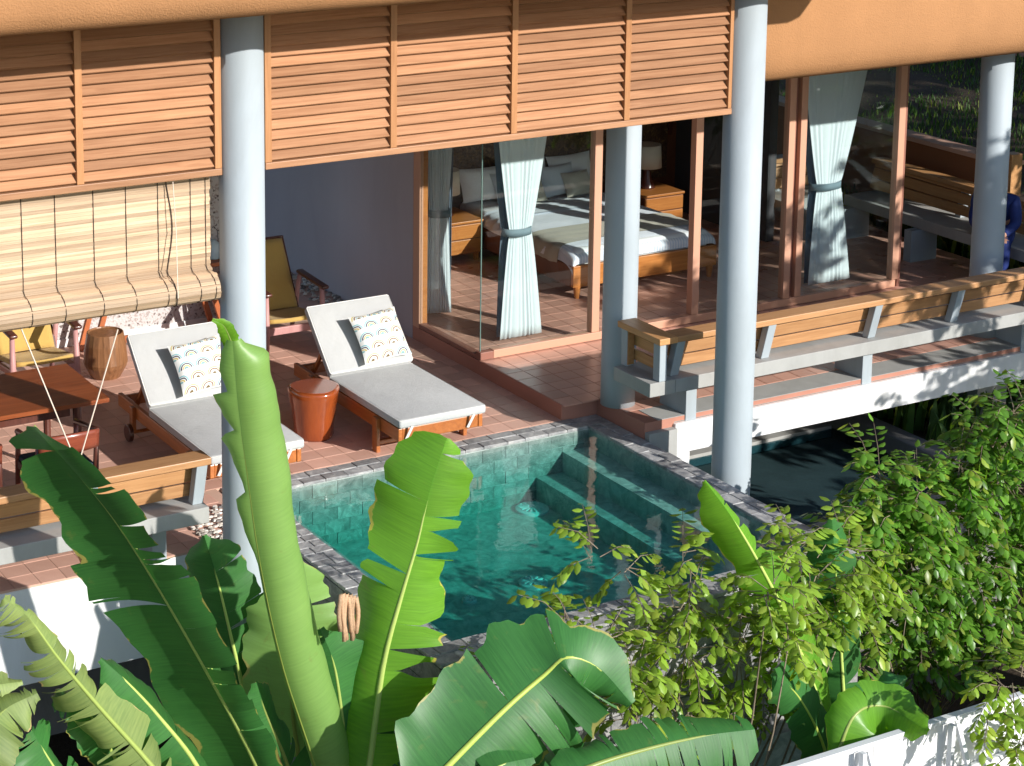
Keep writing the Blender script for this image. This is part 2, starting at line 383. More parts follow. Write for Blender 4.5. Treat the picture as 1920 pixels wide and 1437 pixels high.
# terrace slab
def tiles(parent,mat,x0,x1,y0,y1,z,step,limit,keep,order,skip=None,name='tile',w=None):
    "chamfered floor tiles: the nearest ones singly, the rest joined"
    gq=.0022; d=step; w=w or step
    def chunk(mb,cx,cy,dz=0):
        a=w/2-gq; b=d/2-gq; c=.003
        mb.add([(cx+sx*a,cy+sy*b,z-.008) for sx,sy in((-1,-1),(1,-1),(1,1),(-1,1))]+[(cx+sx*a,cy+sy*b,z+.0006+dz) for sx,sy in((-1,-1),(1,-1),(1,1),(-1,1))]+[(cx+sx*(a-c),cy+sy*(b-c),z+.0022+dz) for sx,sy in((-1,-1),(1,-1),(1,1),(-1,1))],
          [(0,1,5,4),(1,2,6,5),(2,3,7,6),(3,0,4,7),(4,5,9,8),(5,6,10,9),(6,7,11,10),(7,4,8,11),(8,9,10,11)])
    cells=[]
    nx=int((x1-x0)/w+.5); ny=int((y1-y0)/d+.5)
    for i in range(nx):
        for j in range(ny):
            c=(x0+w*(i+.5),y0+d*(j+.5))
            if skip and skip(*c): continue
            cells.append(c)
    cells.sort(key=order); near=cells[:limit]; far=cells[limit:]
    mb=MB(); chunk(mb,0,0); proto=None
    for c in near:
        dz=rnd.uniform(-.0005,.0005)
        if proto is None:
            o=MB(); chunk(o,0,0); o=o.build(name,mat,None); proto=o.data; o.parent=parent
            o.location=(Vector((c[0],c[1],dz))-BASE[parent.name])*S
        else: shared(name,proto,parent,(c[0],c[1],dz),(rnd.uniform(-.002,.002),rnd.uniform(-.002,.002),0))
    if far:
        mb=MB()
        for c in far: chunk(mb,*c,rnd.uniform(-.0005,.0005))
        o=mb.build(name,mat,parent); o['kind']='stuff'
tf=MB(); tf.box(-9,-.287,.0,7,-.25,0); tf.box(-9,-3.16,-.9,0,-.25,-.0005)
TF=struct(tf.build('terrace_floor','grout'))
dist=lambda c:(c[0]+2.6)**2*.7+(c[1]-.9)**2
tiles(TF,'terracotta',-8.95,-.29,.004,7,0,.168,300,None,dist,lambda x,y: x<-6.2 or y>5.6)
tiles(TF,'terracotta',-8.95,-3.16,-.9,.0,0,.168,70,None,dist,lambda x,y: x<-6.2)
# deck (upper floor): one sheet of tiles from outside through the bedroom
df=MB(); df.box(-.287,5.4,.002,6.9,-.16,ZU); df.box(.037,5.4,-.62,.002,-.16,ZU-.0005); DF=struct(df.build('deck_floor','rust_tile'))
tiles(DF,'deck_tile',-.28,5.38,-.36,4.5,ZU,.168,300,None,lambda c:(c[0]-1.2)**2*.5+(c[1]-1.1)**2,lambda x,y: y<.05 and x<.12)
# step nosing edge row
o=MB(); o.box(.16,5.4,-.62,-.37,ZU,ZU+.004); o.build('edge_strip','concrete',DF)
# ================================================================ retaining walls / beams
wl=MB(); wl.box(-9,-3.2,-.905,-.55,-.645,-.255); wl.box(-9,-3.2,-.905,-.86,-.255,-.012)
tag(wl.build('retaining_wall','white_paint',base=(-4.5,-.9,-.645)),'white painted edge wall of the terrace behind the banana plants','wall')
bm=thing('deck_beam','white painted deck beam with a grey top carrying the long bench','beam',(.3,-.65,-.16))
o=MB(); o.box(.30,9,-.65,-.40,-.16,.075); o.build('beam','white_paint',bm,bevel=.004)
o=MB(); o.box(.302,.44,-.646,-.42,-2.2,-.163); o.build('pier','white_paint',bm)
o=MB(); o.box(.305,9,-.62,-.405,.077,.085); o.build('top_screed','concrete',bm)
o=MB(); o.box(.04,.299,-.68,-.621,-.2,.05); o.build('stepped_block','concrete',bm,bevel=.003)
# undercroft back wall and dark piers
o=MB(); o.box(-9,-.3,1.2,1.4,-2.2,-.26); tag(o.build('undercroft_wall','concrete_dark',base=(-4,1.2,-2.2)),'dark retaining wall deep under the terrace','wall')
o=MB(); o.box(3.66,4.0,-.36,.02,-2.2,-.165); tag(o.build('deck_pier','concrete',base=(3.83,-.2,-2.2),bevel=.006),'square grey concrete pier under the deck behind the shrub','pier')
# ================================================================ columns
def column(x,y,z0,z1,r,label):
    t=thing('roof_column',label,'column',(x,y,z0),'round columns of the house')
    o=MB(); o.lathe(x,y,[(r*1.0,z0),(r,z0+.3),(r*.995,(z0+z1)/2),(r*.985,z1)],56)
    ob=o.build('shaft','column_paint',t,smooth=False)
    for p in ob.data.polygons: p.use_smooth=len(p.vertices)==4
column(-3.54,-1.3,-2.2,3.75,.142,'tall round pale grey column between the bamboo blind and the long shutter')
column(.315,-1.3,-2.2,3.75,.142,'tall round pale grey column beside the pool edge, in front of the long bench')
column(.115,-.16,ZU,2.75,.132,'round pale grey column standing on the deck before the bed and bench end')
column(3.84,-.2,ZU,2.75,.135,'round pale grey column dappled with leaf shadow beside the seated person')
# ================================================================ roofs
def fascia(name,label,prof,x0,x1,round_x1=0):
    o=MB(); n=len(prof); rows=[]
    xs=[x0]+[x0+(x1-x0)*k/8 for k in range(1,8)]+([x1-round_x1*(1-math.sin(a)) for a in [R(q) for q in range(0,91,10)]] if round_x1 else [x1])
    zmin=min(p[1] for p in prof)
    for x in xs:
        lift=0
        if round_x1 and x>x1-round_x1:
            k=(x-(x1-round_x1))/round_x1; lift=round_x1*(1-math.sqrt(max(0,1-k*k)))
        rows.append([Vector((x,y,max(z,zmin+lift))) for y,z in prof])
    o.grid(rows,closed=True)
    k=len(o.v)-n; o.f.append(tuple(range(n))); o.f.append(tuple(range(k,k+n))[::-1])
    return tag(o.build(name,'stucco',base=(x0,prof[0][0],prof[0][1]),smooth=True),label,'roof')
# main roof: rolled stucco edge high over the pool
pr=[(-1.95,3.72),(-2.10,3.675),(-2.18,3.68),(-2.245,3.73),(-2.28,3.80),(-2.30,3.90),(-2.31,4.3),(-2.25,4.42),(-2.1,4.46),(-1.95,4.46)]
fascia('roof_edge','orange stucco rolled roof edge above the wooden shutters',pr,-9,1.86,.30)
o=MB(); o.box(-9,1.85,-1.949,7.2,3.755,4.4); tag(o.build('terrace_roof','ceiling_paint',base=(-3,2,3.755)),'flat roof slab covering the terrace above the shutters','roof')
pr=[(-.50,2.66),(-.60,2.622),(-.68,2.625),(-.745,2.665),(-.79,2.74),(-.815,2.84),(-.825,3.0),(-.825,3.55),(-.78,3.66),(-.66,3.70),(-.50,3.70)]
fascia('roof_edge','smooth orange stucco roof edge above the bedroom glass and dappled column',pr,-.30,9.5)
o=MB(); o.box(-.29,9.5,-.499,7,2.72,3.65); tag(o.build('bedroom_roof','ceiling_paint',base=(2,2,2.72)),'roof slab over the bedroom and deck','roof')
# ================================================================ walls of the house
o=MB(); o.box(-.29,-.16,2.30,9,-.2,3.75); tag(o.build('side_wall','lilac_wall',base=(-.287,2.3,0)),'plain lilac grey wall in shade behind the yellow armchair','wall')
o=MB(); o.box(-9,-1.13,3.50,3.62,.07,3.75); sw=tag(o.build('speckled_wall','pebble_dash',base=(-3,3.5,0)),'white speckled pebble dash wall behind the console table','wall')
o=MB(); o.box(-9,-1.128,3.485,3.63,0,.07); o.build('plinth','white_paint',sw)
o=MB(); o.box(-.159,5.4,4.5,4.62,ZU,2.72); bw=tag(o.build('bedroom_wall','head_wood',base=(2,4.5,0)),'dark brown panelled wall behind the bed','wall')
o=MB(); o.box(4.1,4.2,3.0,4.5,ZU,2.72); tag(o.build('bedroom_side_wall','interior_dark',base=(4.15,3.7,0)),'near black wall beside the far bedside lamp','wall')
# small window in back right
wn=thing('wall_window','small bright window with dark frame above the far bedside lamp','window',(3.75,4.5,1.0))
o=MB(); o.box(3.60,3.98,4.488,4.498,.98,1.32); o.build('pane','linen_blue',wn)
o=MB(); o.box(3.55,3.60,4.47,4.499,.93,1.37); o.box(3.98,4.03,4.47,4.499,.93,1.37); o.box(3.60,3.98,4.47,4.499,.93,.98); o.box(3.60,3.98,4.47,4.499,1.32,1.37); o.build('frame','dark_wood',wn)
# ================================================================ glass front
gf=thing('glass_front','frameless cornered glazing with terracotta frames enclosing the bedroom','glazing',(-.287,1.21,ZU))
def fr(x0,x1,y0,y1,z0,z1,mat='deck_frame',nm='frame'): 
    o=MB(); o.box(x0,x1,y0,y1,z0,z1); return o.build(nm,mat,gf,bevel=.004)
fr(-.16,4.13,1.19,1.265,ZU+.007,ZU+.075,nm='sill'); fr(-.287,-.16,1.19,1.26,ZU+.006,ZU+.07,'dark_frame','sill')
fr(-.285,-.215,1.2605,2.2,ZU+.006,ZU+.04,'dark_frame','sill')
o=MB(); o.box(-.2861,-.25,2.195,2.305,ZU,2.72); o.build('frame','deck_frame',gf)
o=MB(); o.box(-.249,-.20,2.205,2.30,ZU,2.72); o.build('frame','bed_wood',gf)
for x in (.80,1.83,2.83,2.96,4.09):
    wdt=.075 if x not in(2.83,2.96) else .07
    fr(x,x+wdt,1.195,1.27,ZU+.076,2.72)
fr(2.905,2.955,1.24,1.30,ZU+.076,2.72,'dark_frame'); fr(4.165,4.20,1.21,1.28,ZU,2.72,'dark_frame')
fr(.876,4.09,1.197,1.268,2.62,2.72)
def pane(x0,x1,y0,y1,z0=ZU+.076,z1=2.62):
    o=MB(); o.box(x0,x1,y0,y1,z0,z1); o.build('pane','glass',gf)
o=MB(); o.box(-.271,-.2635,1.224,1.232,ZU+.071,2.62); o.build('joint','glass_edge',gf)
pane(-.261,.80,1.225,1.233); pane(-.272,-.264,1.235,2.195,ZU+.04); pane(1.905,2.83,1.225,1.233); pane(3.03,4.09,1.225,1.233); pane(4.14,4.148,1.27,2.95,ZU+.02)
# ================================================================ pool
PX0,PX1,PY0,PY1=-3.13,.03,-3.04,.0      # outer
IX0,IX1,IY0,IY1=-2.915,-.175,-2.80,-.20
ZW=-.028; ZB=-.50
pl=thing('plunge_pool','square plunge pool lined with grey green stone tiles','pool',((PX0+PX1)/2,(PY0+PY1)/2,-2.2))
o=MB()
o.box(PX0+.01,PX1-.01,IY1,PY1-.002,-2.2,-.021); o.box(PX0+.01,PX1-.01,PY0+.012,IY0,-2.2,-.021)
o.box(PX0+.01,IX0,IY0,IY1,-2.2,-.0215); o.box(IX1,PX1-.01,IY0,IY1,-2.2,-.0215)
o.build('basin_wall','pool_stone',pl)
o=MB(); o.box(IX0,IX1,IY0,IY1,-1.2,ZB); o.build('basin_floor','pool_stone',pl)
def step(x0,x1,y0,y1,z):
    o=MB(); o.box(x0,x1,y0,y1,ZB-.2,z); o.build('step','pool_stone',pl)
step(-.41,IX1+.001,IY0-.001,IY1+.001,-.16); step(-.64,-.411,IY0-.001,IY1+.001,-.32)
step(IX0-.001,-2.70,IY0-.001,IY1+.001,-.19)
# coping stones, two courses, each stone its own piece
def stonebox(parent,x0,x1,y0,y1,z0,z1,mat,nm):
    o=MB(); j=lambda: rnd.uniform(-.002,.002); dz=rnd.uniform(-.0025,.0025)
    c=.004; 
    lo=[(x0,y0),(x1,y0),(x1,y1),(x0,y1)]; hi=[(x0+c,y0+c),(x1-c,y0+c),(x1-c,y1-c),(x0+c,y1-c)]
    o.add([(a,b,z0) for a,b in lo]+[(a,b,z1-c+dz) for a,b in lo]+[(a,b,z1+dz+j()) for a,b in hi],
     [(3,2,1,0),(0,1,5,4),(1,2,6,5),(2,3,7,6),(3,0,4,7),(4,5,9,8),(5,6,10,9),(6,7,11,10),(7,4,8,11),(8,9,10,11)])
    return o.build(nm,mat,parent)
def course(horizontal,a0,a1,b0,b1,off):
    a=a0; first=True
    while a<a1-.02:
        L=rnd.uniform(.15,.22)
        if first: L*=off; first=False
        e=min(a+L,a1)
        if a1-e<.06: e=a1
        if horizontal: stonebox(pl,a+.002,e-.002,b0+.002,b1-.002,-.02,0,'coping_stone','coping_stone')
        else: stonebox(pl,b0+.002,b1-.002,a+.002,e-.002,-.02,0,'coping_stone','coping_stone')
        a=e
for k in range(2):
    hb=.1; course(True,PX0,PX1,PY1-.1*(k+1),PY1-.1*k,(.5,1)[k])
    course(True,PX0,PX1,PY0+.12*k,PY0+.12*(k+1),(1,.5)[k])
    course(False,PY0+.24,PY1-.2,PX1-.1025*(k+1),PX1-.1025*k,(1,.5)[k])
y=PY0+.24
while y<PY1-.21:     # left side: stones laid across
    e=min(y+rnd.uniform(.085,.115),PY1-.2)
    if PY1-.2-e<.04: e=PY1-.2
    s=PX0+rnd.choice((.085,.11,.13)); stonebox(pl,PX0+.002,s-.002,y+.002,e-.002,-.02,0,'coping_stone','coping_stone'); stonebox(pl,s+.002,IX0-.002,y+.002,e-.002,-.02,0,'coping_stone','coping_stone'); y=e
# back wall stones under water, in courses
z=-.024; row=0
while z>-.45:
    x=IX0; first=True; hgt=.098
    while x<IX1-.03:
        L=.2 if not first else (.2,.1)[row%2]; first=False; e=min(x+L,IX1)
        o=MB(); pr_=rnd.uniform(.002,.008); o.box(x+.002,e-.002,IY1-pr_,IY1+.004,z-hgt+.002,z-.002); o.build('wall_tile','pool_wall_stone',pl); x=e
    z-=hgt; row+=1
# outer face stones (front and left)
for face in ('front','left'):
    z=-.025; row=0
    while z>-1.0:
        a0,a1=(PX0,PX1) if face=='front' else (PY0,PY1); a=a0; first=True
        while a<a1-.03:
            L=.3 if not first else (.3,.15)[row%2]; first=False; e=min(a+L,a1); q=rnd.uniform(.0,.006); o=MB()
            if face=='front': o.box(a+.002,e-.002,PY0+.004-q,PY0+.02,z-.146,z-.003)
            else: o.box(PX0+.003-q,PX0+.016,a+.002,e-.002,z-.146,z-.003)
            o.build('face_stone','wall_stone',pl); a=e
        z-=.15; row+=1
def disc(x,y,r,label,rim):
    t=MB(); t.lathe(x,y,[(r,ZB+.001),(r,ZB+.018),(r*.82,ZB+.026),(r*.80,ZB+.018),(r*.2,ZB+.02)],40); d=t.build('pool_light' if rim else 'drain_cover','white_paint' if rim else 'metal_light',pl,smooth=False); tag(d,label)
    g=MB()
    for k in range(14 if rim else 10):
        a=2*math.pi*k/(14 if rim else 10); g.bar((x+math.cos(a)*r*.25,y+math.sin(a)*r*.25,ZB+.026),(x+math.cos(a)*r*.74,y+math.sin(a)*r*.74,ZB+.026),.012,.01)
    g.build('grille','white_paint',d)
def floorpt(px,py):
    d=at(px,py,0)-CAM; return CAM+d*((ZB-CAM.z)/d.z)
p=floorpt(998,957); disc(p.x,min(p.y,-.34),.125,'round white pool light on the basin floor',True)
p=floorpt(1000,1096); disc(p.x,p.y,.10,'round drain cover with slots',False)
p=floorpt(880,1129); disc(p.x,p.y,.05,'small round drain cover',False)
o=MB(); o.box(IX0-.01,IX1+.01,IY0-.01,IY1+.01,ZB-.02,ZW)
struct(o.build('pool_water','pool_water',base=((PX0+PX1)/2,(PY0+PY1)/2,ZW)))
# ================================================================ pond under the deck
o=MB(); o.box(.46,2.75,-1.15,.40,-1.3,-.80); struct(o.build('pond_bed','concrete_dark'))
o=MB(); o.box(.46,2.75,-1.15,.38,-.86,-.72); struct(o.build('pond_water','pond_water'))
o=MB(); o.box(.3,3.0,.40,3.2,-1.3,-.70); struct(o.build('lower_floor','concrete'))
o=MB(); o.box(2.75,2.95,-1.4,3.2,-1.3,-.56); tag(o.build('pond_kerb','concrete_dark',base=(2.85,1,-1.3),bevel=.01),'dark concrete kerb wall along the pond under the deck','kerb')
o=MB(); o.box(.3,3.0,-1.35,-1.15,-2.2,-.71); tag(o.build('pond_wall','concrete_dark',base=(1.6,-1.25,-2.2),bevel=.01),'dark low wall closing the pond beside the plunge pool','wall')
o=MB(); o.box(2.95,9,-1.0,5,-1.4,-.62); struct(o.build('lawn','soil'))
# ================================================================ shutters
def shutter(label,x0,x1,npan):
    t=thing('louvred_shutter',label,'shutter',((x0+x1)/2,-1.3,2.577))
    z0,z1=2.577,3.72; w=.045; y0,y1=-1.335,-1.262
    o=MB(); o.box(x0,x1,y0-.004,y1,z0,z0+.042); o.build('bottom_rail','shutter_wood',t,bevel=.004)
    pw=(x1-x0)/npan
    for k in range(npan+1):
        a=x0+pw*k-w/2
        if k==0:a=x0
        if k==npan:a=x1-w
        o=MB(); o.box(a,a+w,y0,y1-.002,z0+.043,z1); o.build('stile','frame_wood',t,bevel=.003)
    proto=None; ns=17
    for k in range(npan):
        a=x0+pw*k+(w if k==0 else w/2)+.002; b=x0+pw*(k+1)-(w if k==npan-1 else w/2)-.002
        for i in range(ns):
            zc=z0+.082+i*.0645; an=R(40)+rnd.gauss(0,.015); o=MB()
            c=Vector(((a+b)/2,-1.298,zc)); up=Vector((0,math.sin(an),math.cos(an))); nn=Vector((0,-math.cos(an),math.sin(an)))
            an2=rnd.uniform(-.02,.02)
            o.obox(c,Vector(((b-a)/2,0,0)),up*.0385,nn*.0055); o.build('slat','shutter_wood',t)
shutter('long wooden louvred shutter of four panels hanging between two round columns',-3.395,.195,4)
shutter('wooden louvred shutter hanging above the rolled bamboo blind',-5.49,-3.685,2)
# ================================================================ bamboo blind
bt=thing('bamboo_blind','bamboo roll-up blind with dark cords, bottom rolled outwards','blind',(-4.6,-1.22,1.8))
prof=[(-1.225,2.60),(-1.225,2.05),(-1.222,1.99),(-1.25,1.962),(-1.30,1.955),(-1.345,1.935),(-1.375,1.90),(-1.38,1.86),(-1.36,1.825),(-1.32,1.80),(-1.27,1.80),(-1.235,1.825),(-1.23,1.86)]
def along(prof,step):
    out=[]; acc=0
    for (a,b) in zip(prof,prof[1:]):
        a,b=Vector(a),Vector(b); L=(b-a).length; 
        while acc<=L: out.append((a+(b-a)*(acc/L),(b-a).normalized())); acc+=step
        acc-=L
    return out
for i,(p,d) in enumerate(along(prof,.0235)):
    c=Vector((-4.615,p.x,p.y)); tv=Vector((0,d.x,d.y)); nn=Vector((0,-d.y,d.x)); o=MB(); jit=rnd.uniform(-.006,.006)
    o.obox(c+Vector((jit,0,0))+nn*rnd.uniform(-.0015,.0015),Vector((.895,0,0)),tv*.0113,nn*.0035); o.build('slat','bamboo',bt)
def cord(x,off=.007,w=0):
    pts=[]
    for p,d in along(prof,.03):
        nn=Vector((0,-d.y,d.x)); q=Vector((x+w*math.sin(p.y*9),p.x,p.y))
        for sgn in(-1,): pts.append(q+Vector((0,d.y,-d.x))*off)
    return pts
for px in (40,103,175,236,296,357,385):
    x=at(px,430,-1.225).x; o=MB(); o.tube(cord(x),.0022,5); o.build('cord','cord_dark',bt)
x=at(322,430,-1.225).x; o=MB(); o.tube(cord(x-.02,.01,.02),.003,5); o.build('cord','cord_dark',bt)
o=MB(); o.tube([at(324,340,-1.30),at(330,430,-1.30),at(334,560,-1.40)],.003,5); o.build('pull_cord','cord_pale',bt)
# hanging V of pull cords
vc=thing('pull_cords','pair of thin pale cords hanging in a V below the blind','cord',at(140,868,-1.25))
for a,b in (((40,617),(143,868)),((221,618),(148,868))):
    o=MB(); o.tube([at(*a,-1.30),at(*b,-1.25)],.0045,6); o.build('cord','cord_pale',vc)
o=MB(); o.tube([at(145,866,-1.25),at(146,900,-1.25),at(146,960,-1.0)],.004,6); o.build('cord_end','cord_pale',vc)
# ================================================================ benches
def bench(label,O,a,n,l0,l1,legs,posts,grp='bench_wood',legz=0):
    O,a,n=Vector(O),Vector(a),Vector(n); zf=O.z
    t=thing('bench',label,'bench',O+a*((l0+l1)/2)+n*.6)
    def lb(nm,mat,L0,L1,o0,o1,z0,z1,lean=0,bev=.005):
        m=MB(); vs=[]
        for L in(L0,L1):
            for oo in(o0,o1):
                for z in(z0,z1): vs.append(O+a*L+n*(oo+lean*(z-z0))+Vector((0,0,z)))
        f=[(0,1,3,2),(4,6,7,5),(0,4,5,1),(2,3,7,6),(0,2,6,4),(1,5,7,3)]
        m.add(vs,f)
        return m.build(nm,mat,t,bevel=bev)
    lb('seat','concrete',l0,l1,.42,.90,.31,.415)
    for L in legs: lb('leg','column_paint',L,L+.1,.30,.63,legz,.309)
    lean=.28
    lb('slat',grp,l0+.01,l1-.01,.735,.757,.452,.545,lean); lb('slat',grp,l0+.01,l1-.01,.763,.785,.556,.652,lean)
    lb('slat',grp,l0+.01,l1-.01,.792,.812,.663,.69,lean)
    for L in posts: lb('post','column_paint',L,L+.075,.762,.83,.4155,.70,lean)
    lb('rail',grp,l0-.01,l1+.01,.765,.925,.701,.748,0,.006)
    return t,lb
t,lb=bench('long concrete bench with slatted wooden back along the white beam',(0,0,ZU),(1,0,0),(0,-1,0),.1,7.5,[.405,2.13,3.85,5.6],[.06+.04,.94,1.985,2.84,3.7,4.6,5.5],legz=-.045)
# return end
def rb(nm,mat,x0,x1,y0,y1,z0,z1,bev=.005):
    o=MB(); o.box(x0,x1,y0,y1,z0+ZU,z1+ZU); o.build(nm,mat,t,bevel=bev)
rb('return_seat','concrete',-.13,.098,-.90,-.44,.31,.415); rb('return_rail','bench_wood_y',-.075,.088,-.93,-.40,.701,.749)
rb('return_slat','bench_wood_y',.02,.04,-.86,-.42,.46,.54,.002); rb('return_slat','bench_wood_y',.02,.04,-.86,-.42,.57,.65,.002)
rb('return_post','column_paint',-.05,.018,-.90,-.82,.4155,.70); rb('return_post','column_paint',-.05,.018,-.49,-.42,.4155,.70); rb('return_board','bench_wood_y',-.045,.012,-.50,-.492,.43,.70,.001)
t2,_=bench('concrete bench with wooden back rail in front of the dining table',(0,-.30,0),(1,0,0),(0,-1,0),-7.5,-3.74,[-4.02,-5.6],[-3.825,-4.55,-5.5])
t3,_=bench('concrete bench with slatted back along the brown boundary wall, a person sitting on it',(4.53,0,ZU),(0,1,0),(1,0,0),-.3,2.85,[0.2,1.75,2.7],[.45,1.6,2.5],'bench_wood_y')
t4,_=bench('short concrete bench with slatted back closing the corner beside the boundary wall bench',(0,2.5,ZU),(1,0,0),(0,1,0),4.22,5.0,[4.5],[4.4])
# brown boundary wall and capping
bwl=thing('boundary_wall','brown stucco boundary wall with a pale cap behind the far bench','wall',(5.84,3,-.4))
o=MB(); o.box(5.80,5.95,1.5,8,-.5,1.0); o.build('wall','brown_wall',bwl)
o=MB(); o.box(5.76,5.99,1.5,8,1.0,1.045); o.build('cap','cap_paint',bwl,bevel=.004)
o=MB(); o.box(5.70,5.84,1.38,1.50,-.5,1.15); tag(o.build('gate_post','bench_wood_y',base=(5.77,1.44,-.5),bevel=.006),'square orange wooden post at the end of the brown wall','post')
o=MB(); o.box(13,13.3,3,16,0,2.6); tag(o.build('far_wall','rust_tile',base=(13,9,0)),'reddish brown wall far up the dark hillside','wall')
# ================================================================ soft shapes
def pillow_grid(c,ux,uy,n,w,h,th,N=14):
    "puffed cushion: centre c, axes ux,uy, normal n"
    c,ux,uy,n=map(Vector,(c,ux,uy,n)); F=[];B=[];UV=[]
    for i in range(N+1):
        rf=[];rb=[];ru=[]
        for j in range(N+1):
            a=-1+2*i/N; b=-1+2*j/N
            e=(1-abs(a)**2.6)*(1-abs(b)**2.6); k=max(0,e)**.42
            pin=1-.07*(1-abs(b)**2)*(abs(a)**3); pin2=1-.07*(1-abs(a)**2)*(abs(b)**3)
            p=c+ux*(a*w/2*pin)+uy*(b*h/2*pin2); p2=n*(th/2*k)
            rf.append(p+p2); rb.append(p-p2); ru.append(((a+1)/2,(b+1)/2))
        F.append(rf);B.append(rb);UV.append(ru)
    m=MB(); m.grid(F,UV); m.grid([r[::-1] for r in B],[r[::-1] for r in UV]); return m
def slab_soft(m,c,a,b,d,r=.02,k=3):
    "rounded cushion block: half axes a,b,d"
    c,a,b,d=map(Vector,(c,a,b,d)); la,lb,ld=a.length,b.length,d.length; A,B_,D=a.normalized(),b.normalized(),d.normalized()
    prof=[]
    for q in range(k+1):
        g=math.pi/2*q/k; prof.append((ld-r+r*math.sin(g),-r+r*math.cos(g)))
    prof=[(-z,o) for z,o in prof[::-1]]+prof
    rows=[]
    for z,o in prof:
        ring=[]
        for sx,sy,g0 in((1,1,0),(-1,1,90),(-1,-1,180),(1,-1,270)):
            for q in range(k+1):
                g=R(g0+90*q/k); rr=r+o
                ring.append(c+A*(sx*(la-r)+rr*math.cos(g))+B_*(sy*(lb-r)+rr*math.sin(g))+D*z)
        rows.append(ring)
    n0=len(m.v); m.grid(rows,closed=True); n=len(rows[0]); e=len(m.v)
    m.f.append(tuple(range(n0,n0+n))[::-1]); m.f.append(tuple(range(e-n,e))); return m
# ================================================================ loungers
def lounger(x0,x1,yf,label):
    t=thing('sun_lounger',label,'sun lounger',((x0+x1)/2,yf+.8,0)); W='lounger_wood'
    yb=yf+1.72; hy=yf+1.10
    def bx(nm,a,b,c,d,e,f,mat=W,bev=.006): o=MB(); o.box(a,b,c,d,e,f); return o.build(nm,mat,t,bevel=bev)
    for x in (x0+.01,x1-.045): bx('side_rail',x,x+.035,yf+.03,yb,.165,.265)
    bx('foot_board',x0+.046,x1-.046,yf+.035,yf+.07,.165,.262)
    bx('head_board',x0+.046,x1-.046,yb-.06,yb-.02,.17,.25)
    for x in (x0-.022,x1-.033+.022): bx('leg',x+.0,x+.033,yf+.30,yf+.37,.0,.262)
    bx('stretcher',x0+.0115,x1-.012,yf+.315,yf+.35,.05,.085)
    for x in (x0-.022,x1-.011): bx('leg',x,x+.033,yb-.36,yb-.30,.06,.262)
    o=MB(); o.tube([(x0-.03,yb-.33,.065),(x1+.03,yb-.33,.065)],.014,10); o.build('axle',W,t)
    for x in (x0-.055,x1+.022):
        o=MB(); o.tube([(x,yb-.33,.065),(x+.004,yb-.33,.065),(x+.03,yb-.33,.065),(x+.034,yb-.33,.065)],[.058,.066,.066,.058],24); o.build('wheel','dark_wood',t)
    for k in range(9):
        y=yf+.12+k*.115; bx('slat',x0+.0455,x1-.0455,y,y+.07,.232,.25,W,.003)
    # back frame
    top=Vector((0,hy+.40,.70)); bot=Vector((0,hy+.005,.295)); dv=(top-bot).normalized(); nv=Vector((0,-dv.z,dv.y))
    for x in (x0+.075,x1-.075):
        o=MB(); o.obox(Vector((x,0,0))+(top+bot)/2-nv*.03,dv*((top-bot).length/2),(.016,0,0),nv*.014); o.build('back_rail',W,t,bevel=.004)
    for x in (x0+.10,x1-.10):
        o=MB(); o.bar((x,hy+.25,.50),(x,hy+.47,.20),.025,.025); o.build('prop',W,t)
    o=MB(); slab_soft(o,((x0+x1)/2,yf+.55,.305),((x1-x0)/2-.0,0,0),(0,.555,0),(0,0,.032),.018); sc=o.build('seat_cushion','cushion_cloth',t,smooth=True)
    def piping(par,c,a,b):
        c,a,b=map(Vector,(c,a,b)); o=MB(); o.tube([c+a+b*.96,c+a*.98+b,c-a*.98+b,c-a+b*.96,c-a-b*.96,c-a*.98-b,c+a*.98-b,c+a-b*.96,c+a+b*.96],.0045,6); o.build('piping','strap_cloth',par,smooth=True)
    piping(sc,((x0+x1)/2,yf+.55,.331),((x1-x0)/2-.004,0,0),(0,.551,0))
    L=.59; c=Vector(((x0+x1)/2,hy,.335))+dv*(L/2)+nv*.012
    o=MB(); slab_soft(o,c,((x1-x0)/2,0,0),dv*(L/2),nv*.032,.018); bc=o.build('back_cushion','cushion_cloth',t,smooth=True); piping(bc,c+nv*.026,((x1-x0)/2-.004,0,0),dv*(L/2-.004))
    for x in (x0+.07,x1-.14):
        o=MB(); o.bar((x+.03,yf-.012,.285),(x,yf+.025,.18),.022,.004,up=(0,1,0)); o.build('strap','strap_cloth',t)
    return dv,nv,hy
dv,nv,hy=lounger(-1.83,-1.105,-.23,'wooden sun lounger with grey cushion standing beside the deck step')
c=Vector((-1.36,hy-.005,.42))+dv*.155+nv*.075
pm=pillow_grid(c+Vector((0,0,-.005)),Vector((1,.06,.05)).normalized(),(dv*1.0+Vector((-.06,0,0))+nv*.12).normalized(),nv,.42,.40,.13)
tag(pm.build('throw_pillow','rainbow_print',base=c,smooth=True),'white pillow printed with small rainbows on the lounger beside the deck step','pillow')
dv,nv,hy=lounger(-3.30,-2.585,-.23,'wooden sun lounger with grey cushion standing nearest the dark drum stool')
c=Vector((-2.86,hy-.005,.42))+dv*.15+nv*.075
pm=pillow_grid(c,Vector((1,.06,.05)).normalized(),(dv+Vector((-.05,0,0))+nv*.12).normalized(),nv,.42,.40,.13)
tag(pm.build('throw_pillow','rainbow_print',base=c,smooth=True),'white rainbow printed pillow on the lounger nearest the drum stool, half behind a leaf','pillow')
